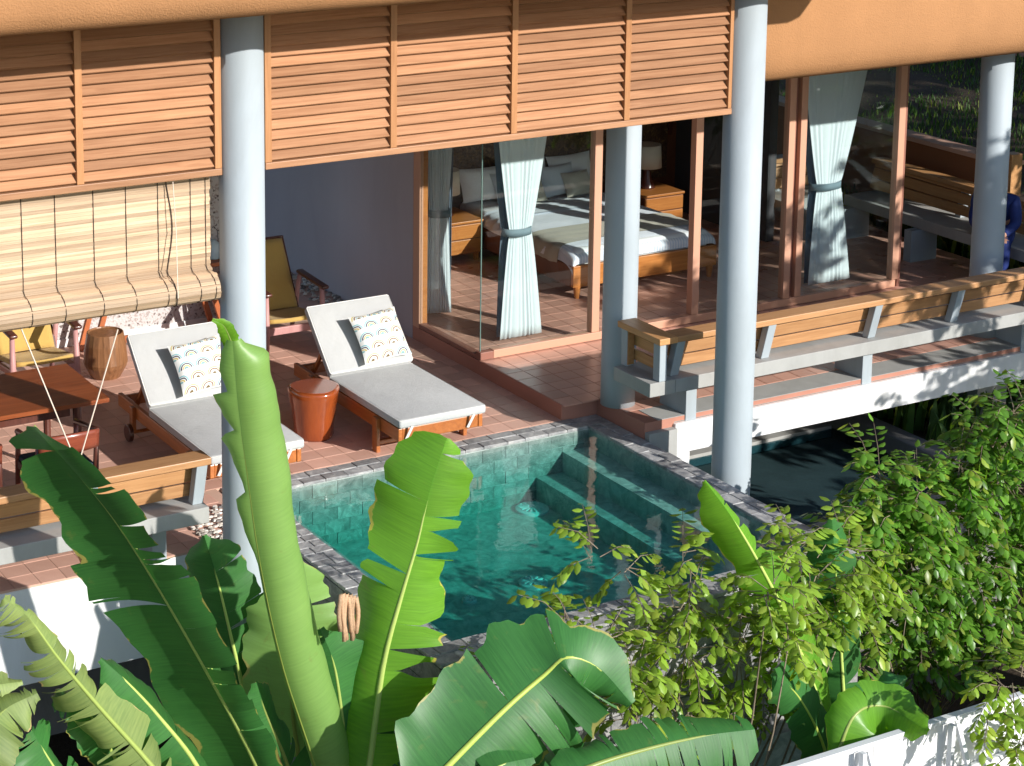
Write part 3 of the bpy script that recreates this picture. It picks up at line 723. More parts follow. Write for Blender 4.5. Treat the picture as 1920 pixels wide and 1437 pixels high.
# ================================================================ stools
def lob(g,z): return 1+.035*math.sin(3*g+.6)+.02*math.sin(5*g+2)+ (.03*math.cos(2*g+1) if z<.1 else 0)
st=thing('side_stool','glossy orange brown tree stump side table between the two loungers','side table',(-2.09,.60,0))
o=MB(); o.lathe(-2.09,.60,[(.135,0),(.145,.02),(.15,.10),(.165,.22),(.185,.33),(.192,.365),(.186,.382),(.17,.386),(.02,.387)],48,lob); o.build('body','stool_wood',st,smooth=True)
o=MB(); o.lathe(-2.09,.60,[(.172,.3875),(.170,.391),(.02,.3915)],48,lob); o.build('top','stool_wood',st)
dr=thing('drum_stool','dark brown faceted wooden drum stool beside the yellow armchair','stool',(-2.95,2.62,0))
o=MB(); o.lathe(-2.95,2.62,[(.115,0),(.17,.10),(.178,.13),(.165,.28),(.148,.375),(.138,.378),(.132,.365),(.02,.36)],22); o.build('body','drum_wood',dr,bevel=.003)
# ================================================================ yellow armchairs
def armchair(cx,cy,label):
    t=thing('armchair',label,'armchair',(cx,cy,0)); h=.262
    def bar(nm,p,q,w,hh,mat='pink_wood',up=(0,0,1)):
        o=MB(); o.bar((cx+p[0],cy+p[1],p[2]),(cx+q[0],cy+q[1],q[2]),w,hh,up); return o.build(nm,mat,t,bevel=.005)
    for s in(-1,1):
        o=MB(); o.tube([(cx+s*h*1.02,cy-.28,0),(cx+s*h,cy-.27,.22),(cx+s*h*.98,cy-.255,.55)],[.019,.027,.020],10); o.build('leg','pink_wood',t,smooth=True)
        o=MB(); o.tube([(cx+s*h*1.0,cy+.34,0),(cx+s*h,cy+.26,.25),(cx+s*h*.98,cy+.16,.55)],[.018,.025,.018],10); o.build('leg','pink_wood',t,smooth=True)
        o=MB(); slab_soft(o,(cx+s*h,cy-.07,.566),(.034,0,0),(0,.25,.012),(0,0,.016),.014); o.build('armrest','dark_wood',t,smooth=True)
        bar('side_rail',(s*h*.97,-.255,.235),(s*h*.97,.25,.20),.025,.05,'red_wood')
    bar('front_rail',(-h,-.262,.225),(h,-.262,.225),.03,.062)
    bar('back_rail',(-h,.25,.205),(h,.25,.205),.025,.05,'red_wood')
    # woven seat, slightly dished, front edge bowed
    P=[];U=[]
    for i in range(13):
        a=-1+i/6; row=[];ru=[]
        for j in range(11):
            b=j/10; row.append(Vector((cx+a*(h-.03),cy-.30+.03*a*a+b*.50,.315-.075*b-.03*(1-a*a)*math.sin(math.pi*min(1,b*1.1))))); ru.append((a,b))
        P.append(row);U.append(ru)
    o=MB(); o.grid(P,U); o.build('seat','weave_yellow',t,smooth=True,solid=.035)
    P=[]
    for i in range(13):
        a=-1+i/6; row=[]
        for j in range(11):
            b=j/10; row.append(Vector((cx+a*(h-.035),cy+.15+.30*b+.02*(1-a*a),.27+.53*b)))
        P.append(row)
    o=MB(); o.grid(P,[[(i,j) for j in range(11)] for i in range(13)]); o.build('backrest','weave_yellow',t,smooth=True,solid=.03)
    for s in(-1,1): bar('back_post',(s*(h-.02),.17,.24),(s*(h-.02),.485,.815),.022,.03,'dark_wood')
    bar('top_rail',(-h+.01,.475,.81),(h-.01,.475,.81),.028,.022,'dark_wood')
armchair(-3.56,2.60,'yellow woven armchair with pinkish frame behind the dining table')
armchair(-1.36,2.66,'yellow woven armchair with pinkish frame behind the lounger beside the lilac wall')
# ================================================================ dining set
dt=thing('dining_table','glossy red brown wooden dining table under the bamboo blind','table',(-4.6,.6,0))
for k in range(5):
    y0=.195+k*.166; o=MB(); o.box(-5.6,-3.855,y0,y0+.1659,.69,.72); o.build('plank','table_wood',dt)
for x in(-5.45,-4.05):
    for y in(.30,.92): o=MB(); o.tube([(x,y,0),(x,y,.69)],[.022,.032],10); o.build('leg','dark_wood',dt)
o=MB(); o.box(-5.4,-4.1,.30,.33,.60,.689); o.box(-5.4,-4.1,.88,.91,.60,.689); o.build('apron','dark_wood',dt)
def dchair(cx,cy,label):
    t=thing('dining_chair',label,'chair',(cx,cy,0))
    for s in(-1,1):
        o=MB(); o.tube([(cx+s*.21,cy-.22,0),(cx+s*.205,cy-.19,.42),(cx+s*.20,cy-.235,.70)],[.014,.02,.015],10); o.build('leg','dark_wood',t,smooth=True)
        o=MB(); o.tube([(cx+s*.21,cy+.20,0),(cx+s*.20,cy+.19,.40),(cx+s*.205,cy+.16,.61)],[.014,.02,.016],10); o.build('leg','red_wood',t,smooth=True)
        o=MB(); o.tube([(cx+s*.20,cy-.235,.685),(cx+s*.215,cy-.08,.65),(cx+s*.205,cy+.17,.615)],[.02,.017,.02],10); o.build('armrest','dark_wood',t,smooth=True)
        o=MB(); o.bar((cx+s*.2,cy-.19,.39),(cx+s*.2,cy+.19,.385),.02,.05); o.build('side_rail','dark_wood',t)
    P=[]
    for i in range(13):
        a=-1+i/6; P.append([Vector((cx+a*.205,cy-.235-.045*(1-a*a)-.02*b,.575+.125*b+.012*(1-a*a)*b)) for b in (0,.25,.5,.75,1)])
    o=MB(); o.grid(P); o.build('backrest','red_wood',t,smooth=True,solid=.02)
    o=MB(); slab_soft(o,(cx,cy,.425),(.20,0,0),(0,.195,0),(0,0,.022),.018); o.build('seat','seat_navy',t,smooth=True)
dchair(-4.32,-.02,'dark wooden dining chair with navy seat half behind the banana leaf')
dchair(-4.98,-.02,'dark wooden dining chair at the table, the one farther from the drum stool')
# ================================================================ console with lantern
cn=thing('console_table','reddish wooden console table with splayed legs before the speckled wall','table',(-2.3,3.2,0))
o=MB(); o.box(-2.95,-1.62,3.02,3.40,.66,.695); o.build('top','console_wood',cn,bevel=.004)
for x,s in((-2.70,-1),(-1.88,1)):
    for y in(3.06,3.34): o=MB(); o.bar((x,y,.66),(x+s*.20,y,0),.045,.04,up=(0,1,0)); o.build('leg','console_wood',cn,bevel=.003)
o=MB(); o.box(-2.82,-1.76,3.045,3.075,.11,.165); o.build('stretcher','console_wood',cn)
ln=thing('lantern','small pale blue metal lantern with wire handle on the console table','lantern',at(401,472,3.15))
b=BASE[ln.name]; zt=.697
o=MB(); o.lathe(b.x,b.y,[(.05,zt),(.055,zt+.01),(.055,zt+.12),(.03,zt+.15),(.02,zt+.165),(.005,zt+.168)],20); o.build('body','lantern_paint',ln,smooth=True)
o=MB(); o.tube([(b.x-.04,b.y,zt+.14),(b.x-.035,b.y,zt+.24),(b.x,b.y,zt+.28),(b.x+.035,b.y,zt+.24),(b.x+.04,b.y,zt+.14)],.003,5); o.build('handle','metal_dark',ln)
# ================================================================ pebbles
def pebbles(label,x0,x1,y0,y1,z,n,r):
    m=MB()
    for _ in range(n):
        c=Vector((rnd.uniform(x0,x1),rnd.uniform(y0,y1),z+r*.3)); a=rnd.uniform(.6,1.2)*r; q=rnd.uniform(0,6)
        ring=[c+Vector((math.cos(q+k*math.pi/3)*a,math.sin(q+k*math.pi/3)*a*.75,0)) for k in range(6)]
        up=[c+Vector((math.cos(q+k*math.pi/3)*a*.6,math.sin(q+k*math.pi/3)*a*.45,a*.5)) for k in range(6)]
        m.add(ring+up,[(k,(k+1)%6,6+(k+1)%6,6+k) for k in range(6)]+[(6,7,8,9,10,11)])
    tag(m.build('pebble_bed','pebble',smooth=False,base=((x0+x1)/2,(y0+y1)/2,z)),label,'pebbles',kind='stuff')
pebbles('bed of mixed pebbles along the foot of the lilac wall',-.55,-.30,2.7,6.6,.006,420,.026)
pebbles('pale pebbles beside the column at the pool corner',-3.60,-3.15,-.86,-.30,.006,300,.020)
# ================================================================ bed
bd=thing('bed','wide wooden bed with white linen and a folded throw','bed',(2.12,3.3,ZU))
X0,X1,YF,YB=1.33,2.92,2.26,4.40
def bx(nm,mat,a,b,c,d,e,f,bev=.006): o=MB(); o.box(a,b,c,d,e,f); return o.build(nm,mat,bd,bevel=bev)
bx('frame','bed_wood',X0,X1,YF,YF+.04,.23,.425); 
o=MB(); o.box(X0,X0+.035,YF+.041,YB,.23,.424); o.build('side_rail','head_wood',bd,bevel=.004)
o=MB(); o.box(X1-.035,X1,YF+.041,YB,.23,.424); o.build('side_rail','head_wood',bd,bevel=.004)
for x in(X0+.06,X1-.06):
    for y in(YF+.03,YB-.1): o=MB(); o.tube([(x,y,ZU),(x,y,.232)],[.022,.036],10); o.build('leg','bed_wood',bd)
o=MB(); slab_soft(o,((X0+X1)/2,(YF+YB)/2,.475),(.745,0,0),(0,1.02,0),(0,0,.085),.05); o.build('mattress','bed_linen',bd,smooth=True)
def cover(nm,mat,y0,y1,off,drop,over):
    P=[]
    for i in range(17):
        y=y0+(y1-y0)*i/16; row=[]
        prof=[(-.80-off,.56-drop),(-.795-off,.50),(-.775-off,.545+off),(-.74,.568+off),(-.4,.574+off),(0,.576+off),(.4,.574+off),(.74,.568+off),(.775+off,.545+off),(.795+off,.50),(.80+off,.56-drop)]
        for q,(xx,zz) in enumerate(prof):
            dz=.006*math.sin(i*1.3+q*1.9); 
            if over and i<4: zz=zz if i==3 else zz-(.02,.006,.0)[i] if i else zz-.05
            row.append(Vector(((X0+X1)/2+xx+.008*math.sin(i*.9+q),y,zz+dz)))
        P.append(row)
    if over:
        P=[[Vector((p.x*.998+.002*2.1,y0-.012,min(p.z-.06,.44+ (p.z-.5)*.1))) for p in P[0]],[Vector((p.x,y0-.015,p.z-.015)) for p in P[0]]]+P
    o=MB(); o.grid(P); return o.build(nm,mat,bd,smooth=True,subd=1)
cover('duvet','duvet_stripe',YF+.03,3.85,.0,.13,True)
cover('throw','throw_cloth',2.50,2.98,.012,.16,False)
cover('folded_sheet','linen_blue',3.50,3.80,.012,.10,False)
o=MB(); o.box(.3,3.95,4.44,4.495,.5,1.15); tag(o.build('headboard','headboard_panel',base=(2,4.47,.5),bevel=.01),'dark woven headboard panel on the bedroom wall above the pillows','headboard')
def bp(x,y,z,w,h,mat,label,tilt=62,yaw=0,th=.14):
    uy=Vector((math.sin(R(yaw))*.3,math.cos(R(tilt)),math.sin(R(tilt)))).normalized(); ux=Vector((math.cos(R(yaw)),math.sin(R(yaw)),0)); n=ux.cross(uy); 
    m_=pillow_grid((x,y,z+h/2*math.sin(R(tilt))),ux,uy,n,w,h,th,10); tag(m_.build('bed_pillow',mat,base=(x,y,z),smooth=True),label,'pillow')
bp(1.58,4.22,.58,.5,.34,'bed_linen','white pillow standing at the bedside lamp end of the bed',66,-6)
bp(2.62,4.24,.58,.55,.36,'bed_linen','white pillow at the far end of the bed head',66,4)
bp(2.08,4.24,.58,.55,.36,'bed_linen','white pillow in the middle of the bed head',66,2)
bp(2.36,4.08,.58,.46,.32,'linen_blue','pale blue pillow leaning before the white ones',60,10)
bp(1.85,4.08,.58,.44,.30,'linen_blue','pale blue pillow leaning beside the cream one',60,-8)
bp(2.52,3.98,.58,.34,.26,'pillow_cream','small cream pillow in front of the blue pillow',56,6)
bp(1.95,3.96,.58,.34,.24,'pillow_cream','small cream pillow seen beside the window curtain',56,-4)
# ================================================================ nightstands, lamps
def nightstand(x,label,lab2):
    t=thing('nightstand',label,'nightstand',(x,3.98,ZU)); y0,y1=3.76,4.30
    def q(nm,a,b,c,d,e,f,mat='bed_wood'): o=MB(); o.box(a,b,c,d,e,f); return o.build(nm,mat,t,bevel=.005)
    q('case',x-.24,x+.24,y0+.015,y1,.20,.50,'head_wood'); q('top',x-.25,x+.25,y0-.005,y1,.501,.525)
    for e in(.21,.355): 
        d=q('drawer',x-.235,x+.235,y0,y0+.014,e,e+.135); 
    for dx in(-.2,.2): q('leg',x+dx-.02,x+dx+.02,y0+.03,y0+.07,ZU,.199)
    l=thing('bedside_lamp',lab2,'lamp',(x,4.06,.526))
    o=MB(); o.lathe(x,4.06,[(.085,.526),(.08,.54),(.05,.62),(.028,.74),(.02,.76)],20); o.build('base','dark_wood',l,smooth=True)
    o=MB(); o.lathe(x,4.06,[(.145,.74),(.135,.97)],32); sh=o.build('lamp_shade','lamp_shade',l,smooth=False)
    for p in sh.data.polygons: p.use_smooth=len(p.vertices)==4
nightstand(1.06,'orange wooden nightstand with two drawers seen through the corner glass','table lamp with cream drum shade on the nightstand behind the corner glass')
nightstand(3.42,'orange wooden nightstand half hidden behind the bed','table lamp with cream drum shade beside the near black wall')
# ================================================================ curtains
def curtain_obj(label,cx,cy,ztop,zt,w0,w1,w2,shift,ax=(1,0,0),lin=1):
    t=thing('curtain',label,'curtain',(cx,cy,ZU+.03)); ax=Vector(ax); dp=Vector((-ax.y,ax.x,0))
    def sheet(nm,mat,off,npl,amp,ws,sh,seed):
        P=[]; rr=random.Random(seed); ph=[rr.uniform(-.5,.5) for _ in range(npl+2)]
        zs=[ZU+.03+(zt-ZU-.03)*k/10 for k in range(10)]+[zt-.02,zt,zt+.02]+[zt+(ztop-zt)*(k/14)**1.15 for k in range(1,15)]
        for z in zs:
            if z<zt: k=(zt-z)/(zt-ZU); w=w1+(w2-w1)*k**.75; s_=sh*(1-k)
            else: k=(z-zt)/(ztop-zt); w=w1+(w0-w1)*k**.85; s_=sh*(1-k)**1.3
            row=[]
            for j in range(npl*6+1):
                u=j/(npl*6)-.5; a=u*npl*2*math.pi+1.5*math.sin(u*9+ph[0]*6)+.8*math.sin(u*23+ph[1]*6)
                row.append(Vector((cx,cy,z))+ax*(u*w*ws+s_)+dp*(off+amp*(1 if z!=zt else .6)*math.sin(a)*(.6+.4*min(1,w/w0))*(.75+.5*math.sin(u*13+ph[2]*6+z*.4))))
            P.append(row)
        o=MB(); o.grid(P); return o.build(nm,mat,t,smooth=True,solid=.002)
    sheet('cloth','curtain_white',0,9,.0085,1,shift,3)
    if lin: sheet('lining','curtain_lining',.055,8,.012,.95,shift-.045*lin,5)
    P=[]
    for z in(zt-.032,zt+.032):
        P.append([Vector((cx,cy+.02,z))+ax*(shift-.02*lin+(w1*.62)*math.cos(R(g)))+dp*(.075*math.sin(R(g))) for g in range(0,360,12)])
    o=MB(); o.grid(P,closed=True); o.build('tieback','curtain_tie',t,smooth=True,solid=.006)
curtain_obj('white curtain with grey tieback at the middle of the bedroom corner glass',.31,1.52,2.7,1.06,.70,.21,.42,-.02)
curtain_obj('white curtain with dark lining at the frame beside the lilac wall',.03,2.42,2.7,1.04,.34,.16,.24,.0,(.93,-.36,0),-1)
curtain_obj('white curtain with grey tieback beside the double frame of the far glass',3.66,1.55,2.7,1.06,.95,.27,.50,-.05)
# ================================================================ seated person on the far bench
def skin_mesh(name,mat,parent,pts,edges,rad,sub=2):
    b=BASE[parent.name]; me=bpy.data.meshes.new(name); me.from_pydata([tuple((Vector(p)-b)*S) for p in pts],edges,[])
    me.materials.append(MAT[mat]); o=bpy.data.objects.new(name,me); COL.objects.link(o); o.parent=parent; BASE[o.name]=b
    md=o.modifiers.new('skin','SKIN'); md.use_smooth_shade=True
    if not me.skin_vertices: 
        bm_=__import__('bmesh').new(); bm_.from_mesh(me); bm_.verts.layers.skin.verify(); bm_.to_mesh(me); bm_.free()
    for i,r in enumerate(rad):
        sv=me.skin_vertices[0].data[i]; sv.radius=(r*S,r*S) if not hasattr(r,'__len__') else (r[0]*S,r[1]*S); sv.use_root=(i==0)
    m2=o.modifiers.new('sub','SUBSURF'); m2.levels=sub; m2.render_levels=sub; return o
px,py,pz=5.06,.885,.555
pe=thing('person','person in dark blue top sitting on the far bench, bending forwards behind the column','person',(px,py,ZU))
F=Vector((-.80,-.60,0)).normalized(); Sd=Vector((-F.y,F.x,0)); O=Vector((px,py,pz))
def pp(f,s,z): return O+F*f+Sd*s+Vector((0,0,z))
body=[pp(0,0,.09),pp(.05,0,.22),pp(.13,0,.36),pp(.20,0,.43),pp(.27,0,.47),pp(.32,0,.53),
 pp(.14,.155,.38),pp(.24,.19,.20),pp(.40,.10,.12),pp(.45,.08,.10), pp(.14,-.155,.38),pp(.24,-.19,.20),pp(.40,-.10,.12),pp(.45,-.08,.10),
 pp(.10,.09,.06),pp(.40,.11,.05),pp(.38,.11,-.36),pp(.48,.11,-.40), pp(.10,-.09,.06),pp(.40,-.11,.05),pp(.38,-.11,-.36),pp(.48,-.11,-.40)]
ed=[(0,1),(1,2),(2,3),(3,4),(4,5),(2,6),(6,7),(7,8),(8,9),(2,10),(10,11),(11,12),(12,13),(0,14),(14,15),(15,16),(16,17),(0,18),(18,19),(19,20),(20,21)]
rad=[.115,.11,.115,.05,.085,.09,.055,.042,.030,.028,.055,.042,.030,.028,.085,.062,.040,.035,.085,.062,.040,.035]
for hv,sg in((9,1),(13,-1)):
    for k_,(df,ds,dz) in enumerate(((.05,.012,.02),(.075,.016,-.01),(.08,.004,-.014),(.074,-.009,-.015),(.062,-.021,-.016))):
        q_=body[hv]; m1_=q_+F*df*.55+Sd*ds*sg*(2.2 if k_==0 else 1)+Vector((0,0,dz*.3)); m2_=q_+F*df+Sd*ds*sg*(2.4 if k_==0 else 1)+Vector((0,0,dz))
        body+=[m1_,m2_]; n_=len(body); ed+=[(hv,n_-2),(n_-2,n_-1)]; rad+=[.0085,.007]
bo=skin_mesh('body','skin',pe,body,ed,rad)
for s_ in(-1,1):
    c_=pp(.395,s_*.032,.525); e_=MB(); e_.lathe(c_.x,c_.y,[(.002,c_.z-.011),(.010,c_.z-.006),(.012,c_.z),(.010,c_.z+.006),(.002,c_.z+.011)],10); e_.build('eye','hair',pe,smooth=True)
    c_=pp(.31,s_*.092,.52); e_=MB(); e_.lathe(c_.x,c_.y,[(.004,c_.z-.03),(.014,c_.z-.01),(.016,c_.z+.012),(.004,c_.z+.028)],10); e_.build('ear','skin',pe,smooth=True)
e_=MB(); e_.tube([pp(.385,0,.535),pp(.412,0,.505),pp(.402,0,.492)],[.008,.014,.008],8); e_.build('nose','skin',pe,smooth=True)
e_=MB(); e_.tube([pp(.392,-.022,.466),pp(.402,0,.464),pp(.392,.022,.466)],[.004,.006,.004],6); e_.build('mouth','pink_print',pe,smooth=True)
skin_mesh('shirt','shirt_blue',pe,[body[i] for i in(0,1,2,6,7,10,11)]+[pp(.175,0,.405),body[8],body[12]],[(0,1),(1,2),(2,3),(3,4),(2,5),(5,6),(2,7),(4,8),(6,9)],[.13,.126,.13,.068,.054,.068,.054,.07,.04,.04])
skin_mesh('trousers','shirt_blue',pe,[body[i] for i in(0,14,15,16,18,19,20)],[(0,1),(1,2),(2,3),(0,4),(4,5),(5,6)],[.122,.094,.07,.05,.094,.07,.05])
m_=MB(); c=pp(.30,0,.545); m_.lathe(c.x,c.y,[(.02,c.z+.095),(.07,c.z+.075),(.098,c.z+.02),(.095,c.z-.03)][::-1],18); m_.build('hair','hair',pe,smooth=True)
# ================================================================ banana leaves
def spline(P,n):
    P=[Vector(p) for p in P]; Q=[P[0]*2-P[1]]+P+[P[-1]*2-P[-2]]; out=[]
    k=len(P)-1
    for i in range(n+1):
        x=i/n*k; j=min(int(x),k-1); t=x-j; a,b,c,d=Q[j:j+4]
        out.append(.5*((2*b)+(c-a)*t+(2*a-5*b+4*c-d)*t*t+(3*b-a-3*c+d)*t**3))
    return out
def lerp_tab(tab,t):
    for (a,va),(b,vb) in zip(tab,tab[1:]):
        if t<=b: 
            k=(t-a)/(b-a) if b>a else 0; k=k*k*(3-2*k); return va+(vb-va)*k
    return tab[-1][1]
def leaf(parent,pts,wl,wr,face,foldl=15,foldr=15,curll=20,curlr=20,tears=(0,0),mat='banana_green',seed=1,rib=.022,wave=.02,drop=.3,gap=.010,ribmat='midrib_green',jag=1):
    """banana leaf: pts = midrib (base to tip); wl/wr = half width tables over t; face = direction the upper side looks"""
    rr=random.Random(seed); N=64; C=spline(pts,N); L=sum((C[i+1]-C[i]).length for i in range(N)); face=Vector(face).normalized()
    T=[(C[min(i+1,N)]-C[max(i-1,0)]).normalized() for i in range(N+1)]
    def frame(i):
        t=T[i]; n=(face-t*face.dot(t)).normalized(); return t,n,t.cross(n)
    m=MB(); M=9
    for side,tab,fold,curl,nt in((-1,wl,foldl,curll,tears[0]),(1,wr,foldr,curlr,tears[1])):
        cuts=sorted(rr.uniform(.06,.97) for _ in range(nt)); bounds=[0]+cuts+[1]; gaps=[gap*rr.choice((.15,.4,.8,1.3,2.0)) for _ in bounds]; deep=[rr.choice((.0,.1,.3,.55)) for _ in bounds]; bi=-1
        ph=[rr.uniform(0,6.28) for _ in range(3)]
        for a,b in zip(bounds,bounds[1:]):
            bi+=1; ns=max(2,int((b-a)*N*.9)+1); dr=rr.gauss(0,drop) if nt else 0; edge_j=rr.uniform(.82,1.05) if nt else 1
            G=[];U=[]
            for q in range(ns+1):
                t=a+(b-a)*q/ns; row=[];ru=[]
                w=lerp_tab(tab,t)*edge_j*(1+jag*(.05*math.sin(t*37+ph[0])+.035*math.sin(t*83+ph[1])))
                for j in range(M+1):
                    v=j/M; ga=gaps[bi]*max(0,(v-deep[bi])/(1-deep[bi])) if a>0 else 0; gb=gaps[bi+1]*max(0,(v-deep[bi+1])/(1-deep[bi+1])) if b<1 else 0
                    kk=q/ns; tt=min(1,max(0,t+min(ga,(b-a)*.45)*(1-kk)**2-min(gb,(b-a)*.45)*kk**2))
                    x=tt*N; i=min(int(x),N-1); f=x-i; c=C[i].lerp(C[i+1],f); tg,nn,bb=frame(i); t2,n2,b2=frame(i+1); nn=nn.lerp(n2,f).normalized(); bb=bb.lerp(b2,f).normalized(); tg=tg.lerp(t2,f)
                    # bend outwards in small steps
                    p=Vector(c); ang=R(fold); st=w*v/6
                    for s_ in range(6):
                        g=ang+R(curl)*v*(s_+.5)/6+dr*v*(s_+.5)/6
                        p+=(bb*side*math.cos(g)-nn*math.sin(g))*st
                    p+=tg*(w*v*.10)+nn*(wave*w*4*v*v*math.sin(t*19+ph[2]))
                    row.append(p); ru.append((t*L,side*v))
                G.append(row);U.append(ru)
            if side<0: G=[r[::-1] for r in G]; U=[r[::-1] for r in U]
            m.grid(G,U)
    lf=m.build('leaf',mat,parent,smooth=True)
    rt=MB(); k=24; idx=[round(i*N/k) for i in range(k+1)]
    rt.tube([C[i]-frame(i)[1]*rib*.35 for i in idx],[rib*(1-.82*i/N) for i in idx],7); rt.build('midrib',ribmat,lf,smooth=True)
    return lf
def px(Y,*pts): return [at(a,b,(p[0] if (p:=r) else Y)) if r else at(a,b,Y) for a,b,*r in pts]
def banana(label,base,stems):
    t=thing('banana_plant',label,'banana plant',base,'banana plants before the pool')
    for q in stems:
        o=MB(); q=[Vector(v) for v in q]; o.tube(spline(q,8),[.10-.05*i/8 for i in range(9)],12); o.build('stem','banana_light',t,smooth=True)
    return t
CF=(-.5,-.8,.35)         # roughly towards the viewer
b1=banana('large banana plant with a rolled bright young leaf before the left bench',(-4.0,-3.1,-2.2),[[(-4.0,-3.1,-2.2),(-3.98,-3.08,-1.4),(-3.95,-3.05,-.75)]])
# rolled young leaf, seen from its pale back
leaf(b1,px(-3.0,(640,1640),(590,1437),(530,1250),(488,1060),(462,880),(446,760),(436,640)),[(0,.02),(.50,.015),(.56,.07),(.60,.10),(.62,.03),(.69,.09),(.735,.15),(.75,.04),(.80,.11),(.845,.16),(.86,.06),(.92,.10),(.96,.08),(1,.04)],[(0,.18),(.2,.33),(.5,.33),(.8,.31),(.93,.27),(1,.06)],(-.80,-.58,.10),-12,-8,35,135,(0,0),'banana_light',3,.009,.008,.45,.03,jag=.3)
leaf(b1,px(-2.9,(452,690),(437,650),(420,612),(398,600)),[(0,.06),(.5,.06),(1,.01)],[(0,.04),(.5,.05),(1,.01)],CF,-10,-20,40,40,(2,1),'banana_bright',8,.010)
# big dark leaf leaning left
leaf(b1,px(-3.05,(540,1600),(480,1437),(395,1275),(300,1110),(215,978),(135,880),(62,800)),[(0,.05),(.12,.30),(.3,.42),(.6,.43),(.8,.40),(.93,.28),(1,.05)],[(0,.05),(.15,.18),(.4,.28),(.7,.26),(.9,.16),(1,.03)],(-.95,.02,.28),-26,18,-22,25,(4,18),'banana_green',11,.022,.012,.14,.005)
# broad leaf behind the left column
leaf(b1,px(-1.7,(480,1420),(455,1290),(432,1190),(408,1090),(383,1005)),[(0,.03),(.25,.22),(.6,.27),(.85,.20),(1,.02)],[(0,.03),(.25,.24),(.6,.30),(.85,.22),(1,.02)],(-.45,-.85,.25),24,24,25,10,(0,8),'banana_green',21,.018,.02,.12)
# pale leaf behind the rolled leaf
leaf(b1,px(-1.95,(560,1420),(548,1330),(545,1220),(552,1130),(560,1045)),[(0,.05),(.3,.36),(.6,.34),(.85,.18),(1,.02)],[(0,.05),(.3,.34),(.6,.33),(.85,.22),(1,.02)],(-.4,-.9,.1),8,8,28,22,(1,1),'banana_light',31,.016,.02,.1)
# low dark leaves
leaf(b1,px(-2.9,(420,1560),(370,1437),(300,1345),(240,1280),(190,1235)),[(0,.05),(.3,.26),(.7,.24),(1,.03)],[(0,.05),(.3,.26),(.7,.22),(1,.03)],(-.2,-.5,.85),20,25,20,20,(3,3),'banana_green',41,.018)
leaf(b1,px(-2.7,(470,1480),(455,1400),(430,1320),(395,1250),(350,1200)),[(0,.05),(.3,.26),(.7,.24),(1,.03)],[(0,.05),(.3,.3),(.7,.24),(1,.03)],(.1,-.6,.8),10,20,20,20,(2,2),'banana_green',42,.018)
leaf(b1,px(-3.2,(430,1620),(350,1520),(250,1470),(150,1450)),[(0,.05),(.3,.26),(.7,.24),(1,.03)],[(0,.05),(.3,.26),(.7,.22),(1,.03)],(0,-.4,.9),20,20,20,20,(2,3),'banana_green',43,.018)
leaf(b1,px(-2.8,(560,1540),(540,1437),(500,1340),(480,1280)),[(0,.05),(.3,.2),(.7,.2),(1,.03)],[(0,.05),(.3,.26),(.7,.22),(1,.03)],(0,-.6,.7),20,20,20,20,(2,2),'banana_green',44,.018)
# ragged worn leaf at the left
b2=banana('ragged banana plant with torn yellowing leaves before the white edge wall',(-5.0,-3.2,-2.2),[[(-5.0,-3.2,-2.2),(-4.9,-3.15,-1.5),(-4.75,-3.1,-.95)]])
leaf(b2,px(-3.0,(360,1540),(285,1437),(190,1330),(110,1235),(55,1160),(8,1122)),[(0,.04),(.15,.22),(.5,.22),(.8,.19),(.95,.10),(1,.02)],[(0,.04),(.15,.20),(.5,.12),(.8,.06),(.95,.04),(1,.02)],(-.3,-.6,.7),15,15,55,30,(30,14),'banana_worn',51,.018,.03,.35,.012)
leaf(b2,px(-3.1,(-160,1560),(-90,1437),(-40,1380),(10,1330),(70,1300)),[(0,.05),(.4,.28),(.8,.2),(1,.04)],[(0,.05),(.4,.28),(.8,.2),(1,.04)],(-.1,-.6,.8),10,20,40,40,(16,16),'banana_worn',52,.018,.03,.3,.014)
leaf(b2,px(-3.05,(-120,1440),(-60,1330),(-20,1290),(42,1278)),[(0,.03),(.4,.10),(.8,.08),(1,.02)],[(0,.03),(.4,.10),(.8,.06),(1,.02)],(-.1,-.6,.8),10,10,20,20,(4,3),'banana_worn',53,.012)
leaf(b2,px(-2.9,(190,1600),(140,1500),(90,1420),(60,1370)),[(0,.05),(.4,.22),(.8,.2),(1,.04)],[(0,.05),(.4,.22),(.8,.2),(1,.04)],(0,-.6,.8),10,20,30,30,(5,5),'banana_green',54,.016)
leaf(b2,px(-2.75,(240,1480),(200,1390),(150,1320),(100,1310)),[(0,.05),(.4,.18),(.8,.14),(1,.04)],[(0,.05),(.4,.18),(.8,.14),(1,.04)],(0,-.6,.8),10,20,30,30,(5,5),'banana_green',55,.014)
# middle plant
b3=banana('banana plant with a folded bright leaf standing before the pool',(-3.35,-3.35,-2.2),[[(-3.35,-3.35,-2.2),(-3.38,-3.33,-1.5),(-3.42,-3.3,-1.0)]])
leaf(b3,px(-3.15,(665,1580),(692,1437),(718,1250),(752,1120),(782,1020),(806,920),(838,822)),[(0,.05),(.2,.26),(.45,.30),(.6,.30),(.75,.34),(.9,.33),(.97,.24),(1,.05)],[(0,.05),(.2,.32),(.45,.33),(.6,.24),(.75,.22),(.9,.24),(.97,.12),(1,.02)],(-.64,-.74,.2),6,16,24,28,(3,11),'banana_bright',61,.022,.022,.26,.016)
leaf(b3,px(-3.0,(660,1560),(650,1437),(640,1330),(625,1240),(600,1180)),[(0,.05),(.3,.26),(.7,.24),(1,.03)],[(0,.05),(.3,.26),(.7,.24),(1,.03)],(-.3,-.8,.4),15,15,20,20,(4,3),'banana_green',62,.018)
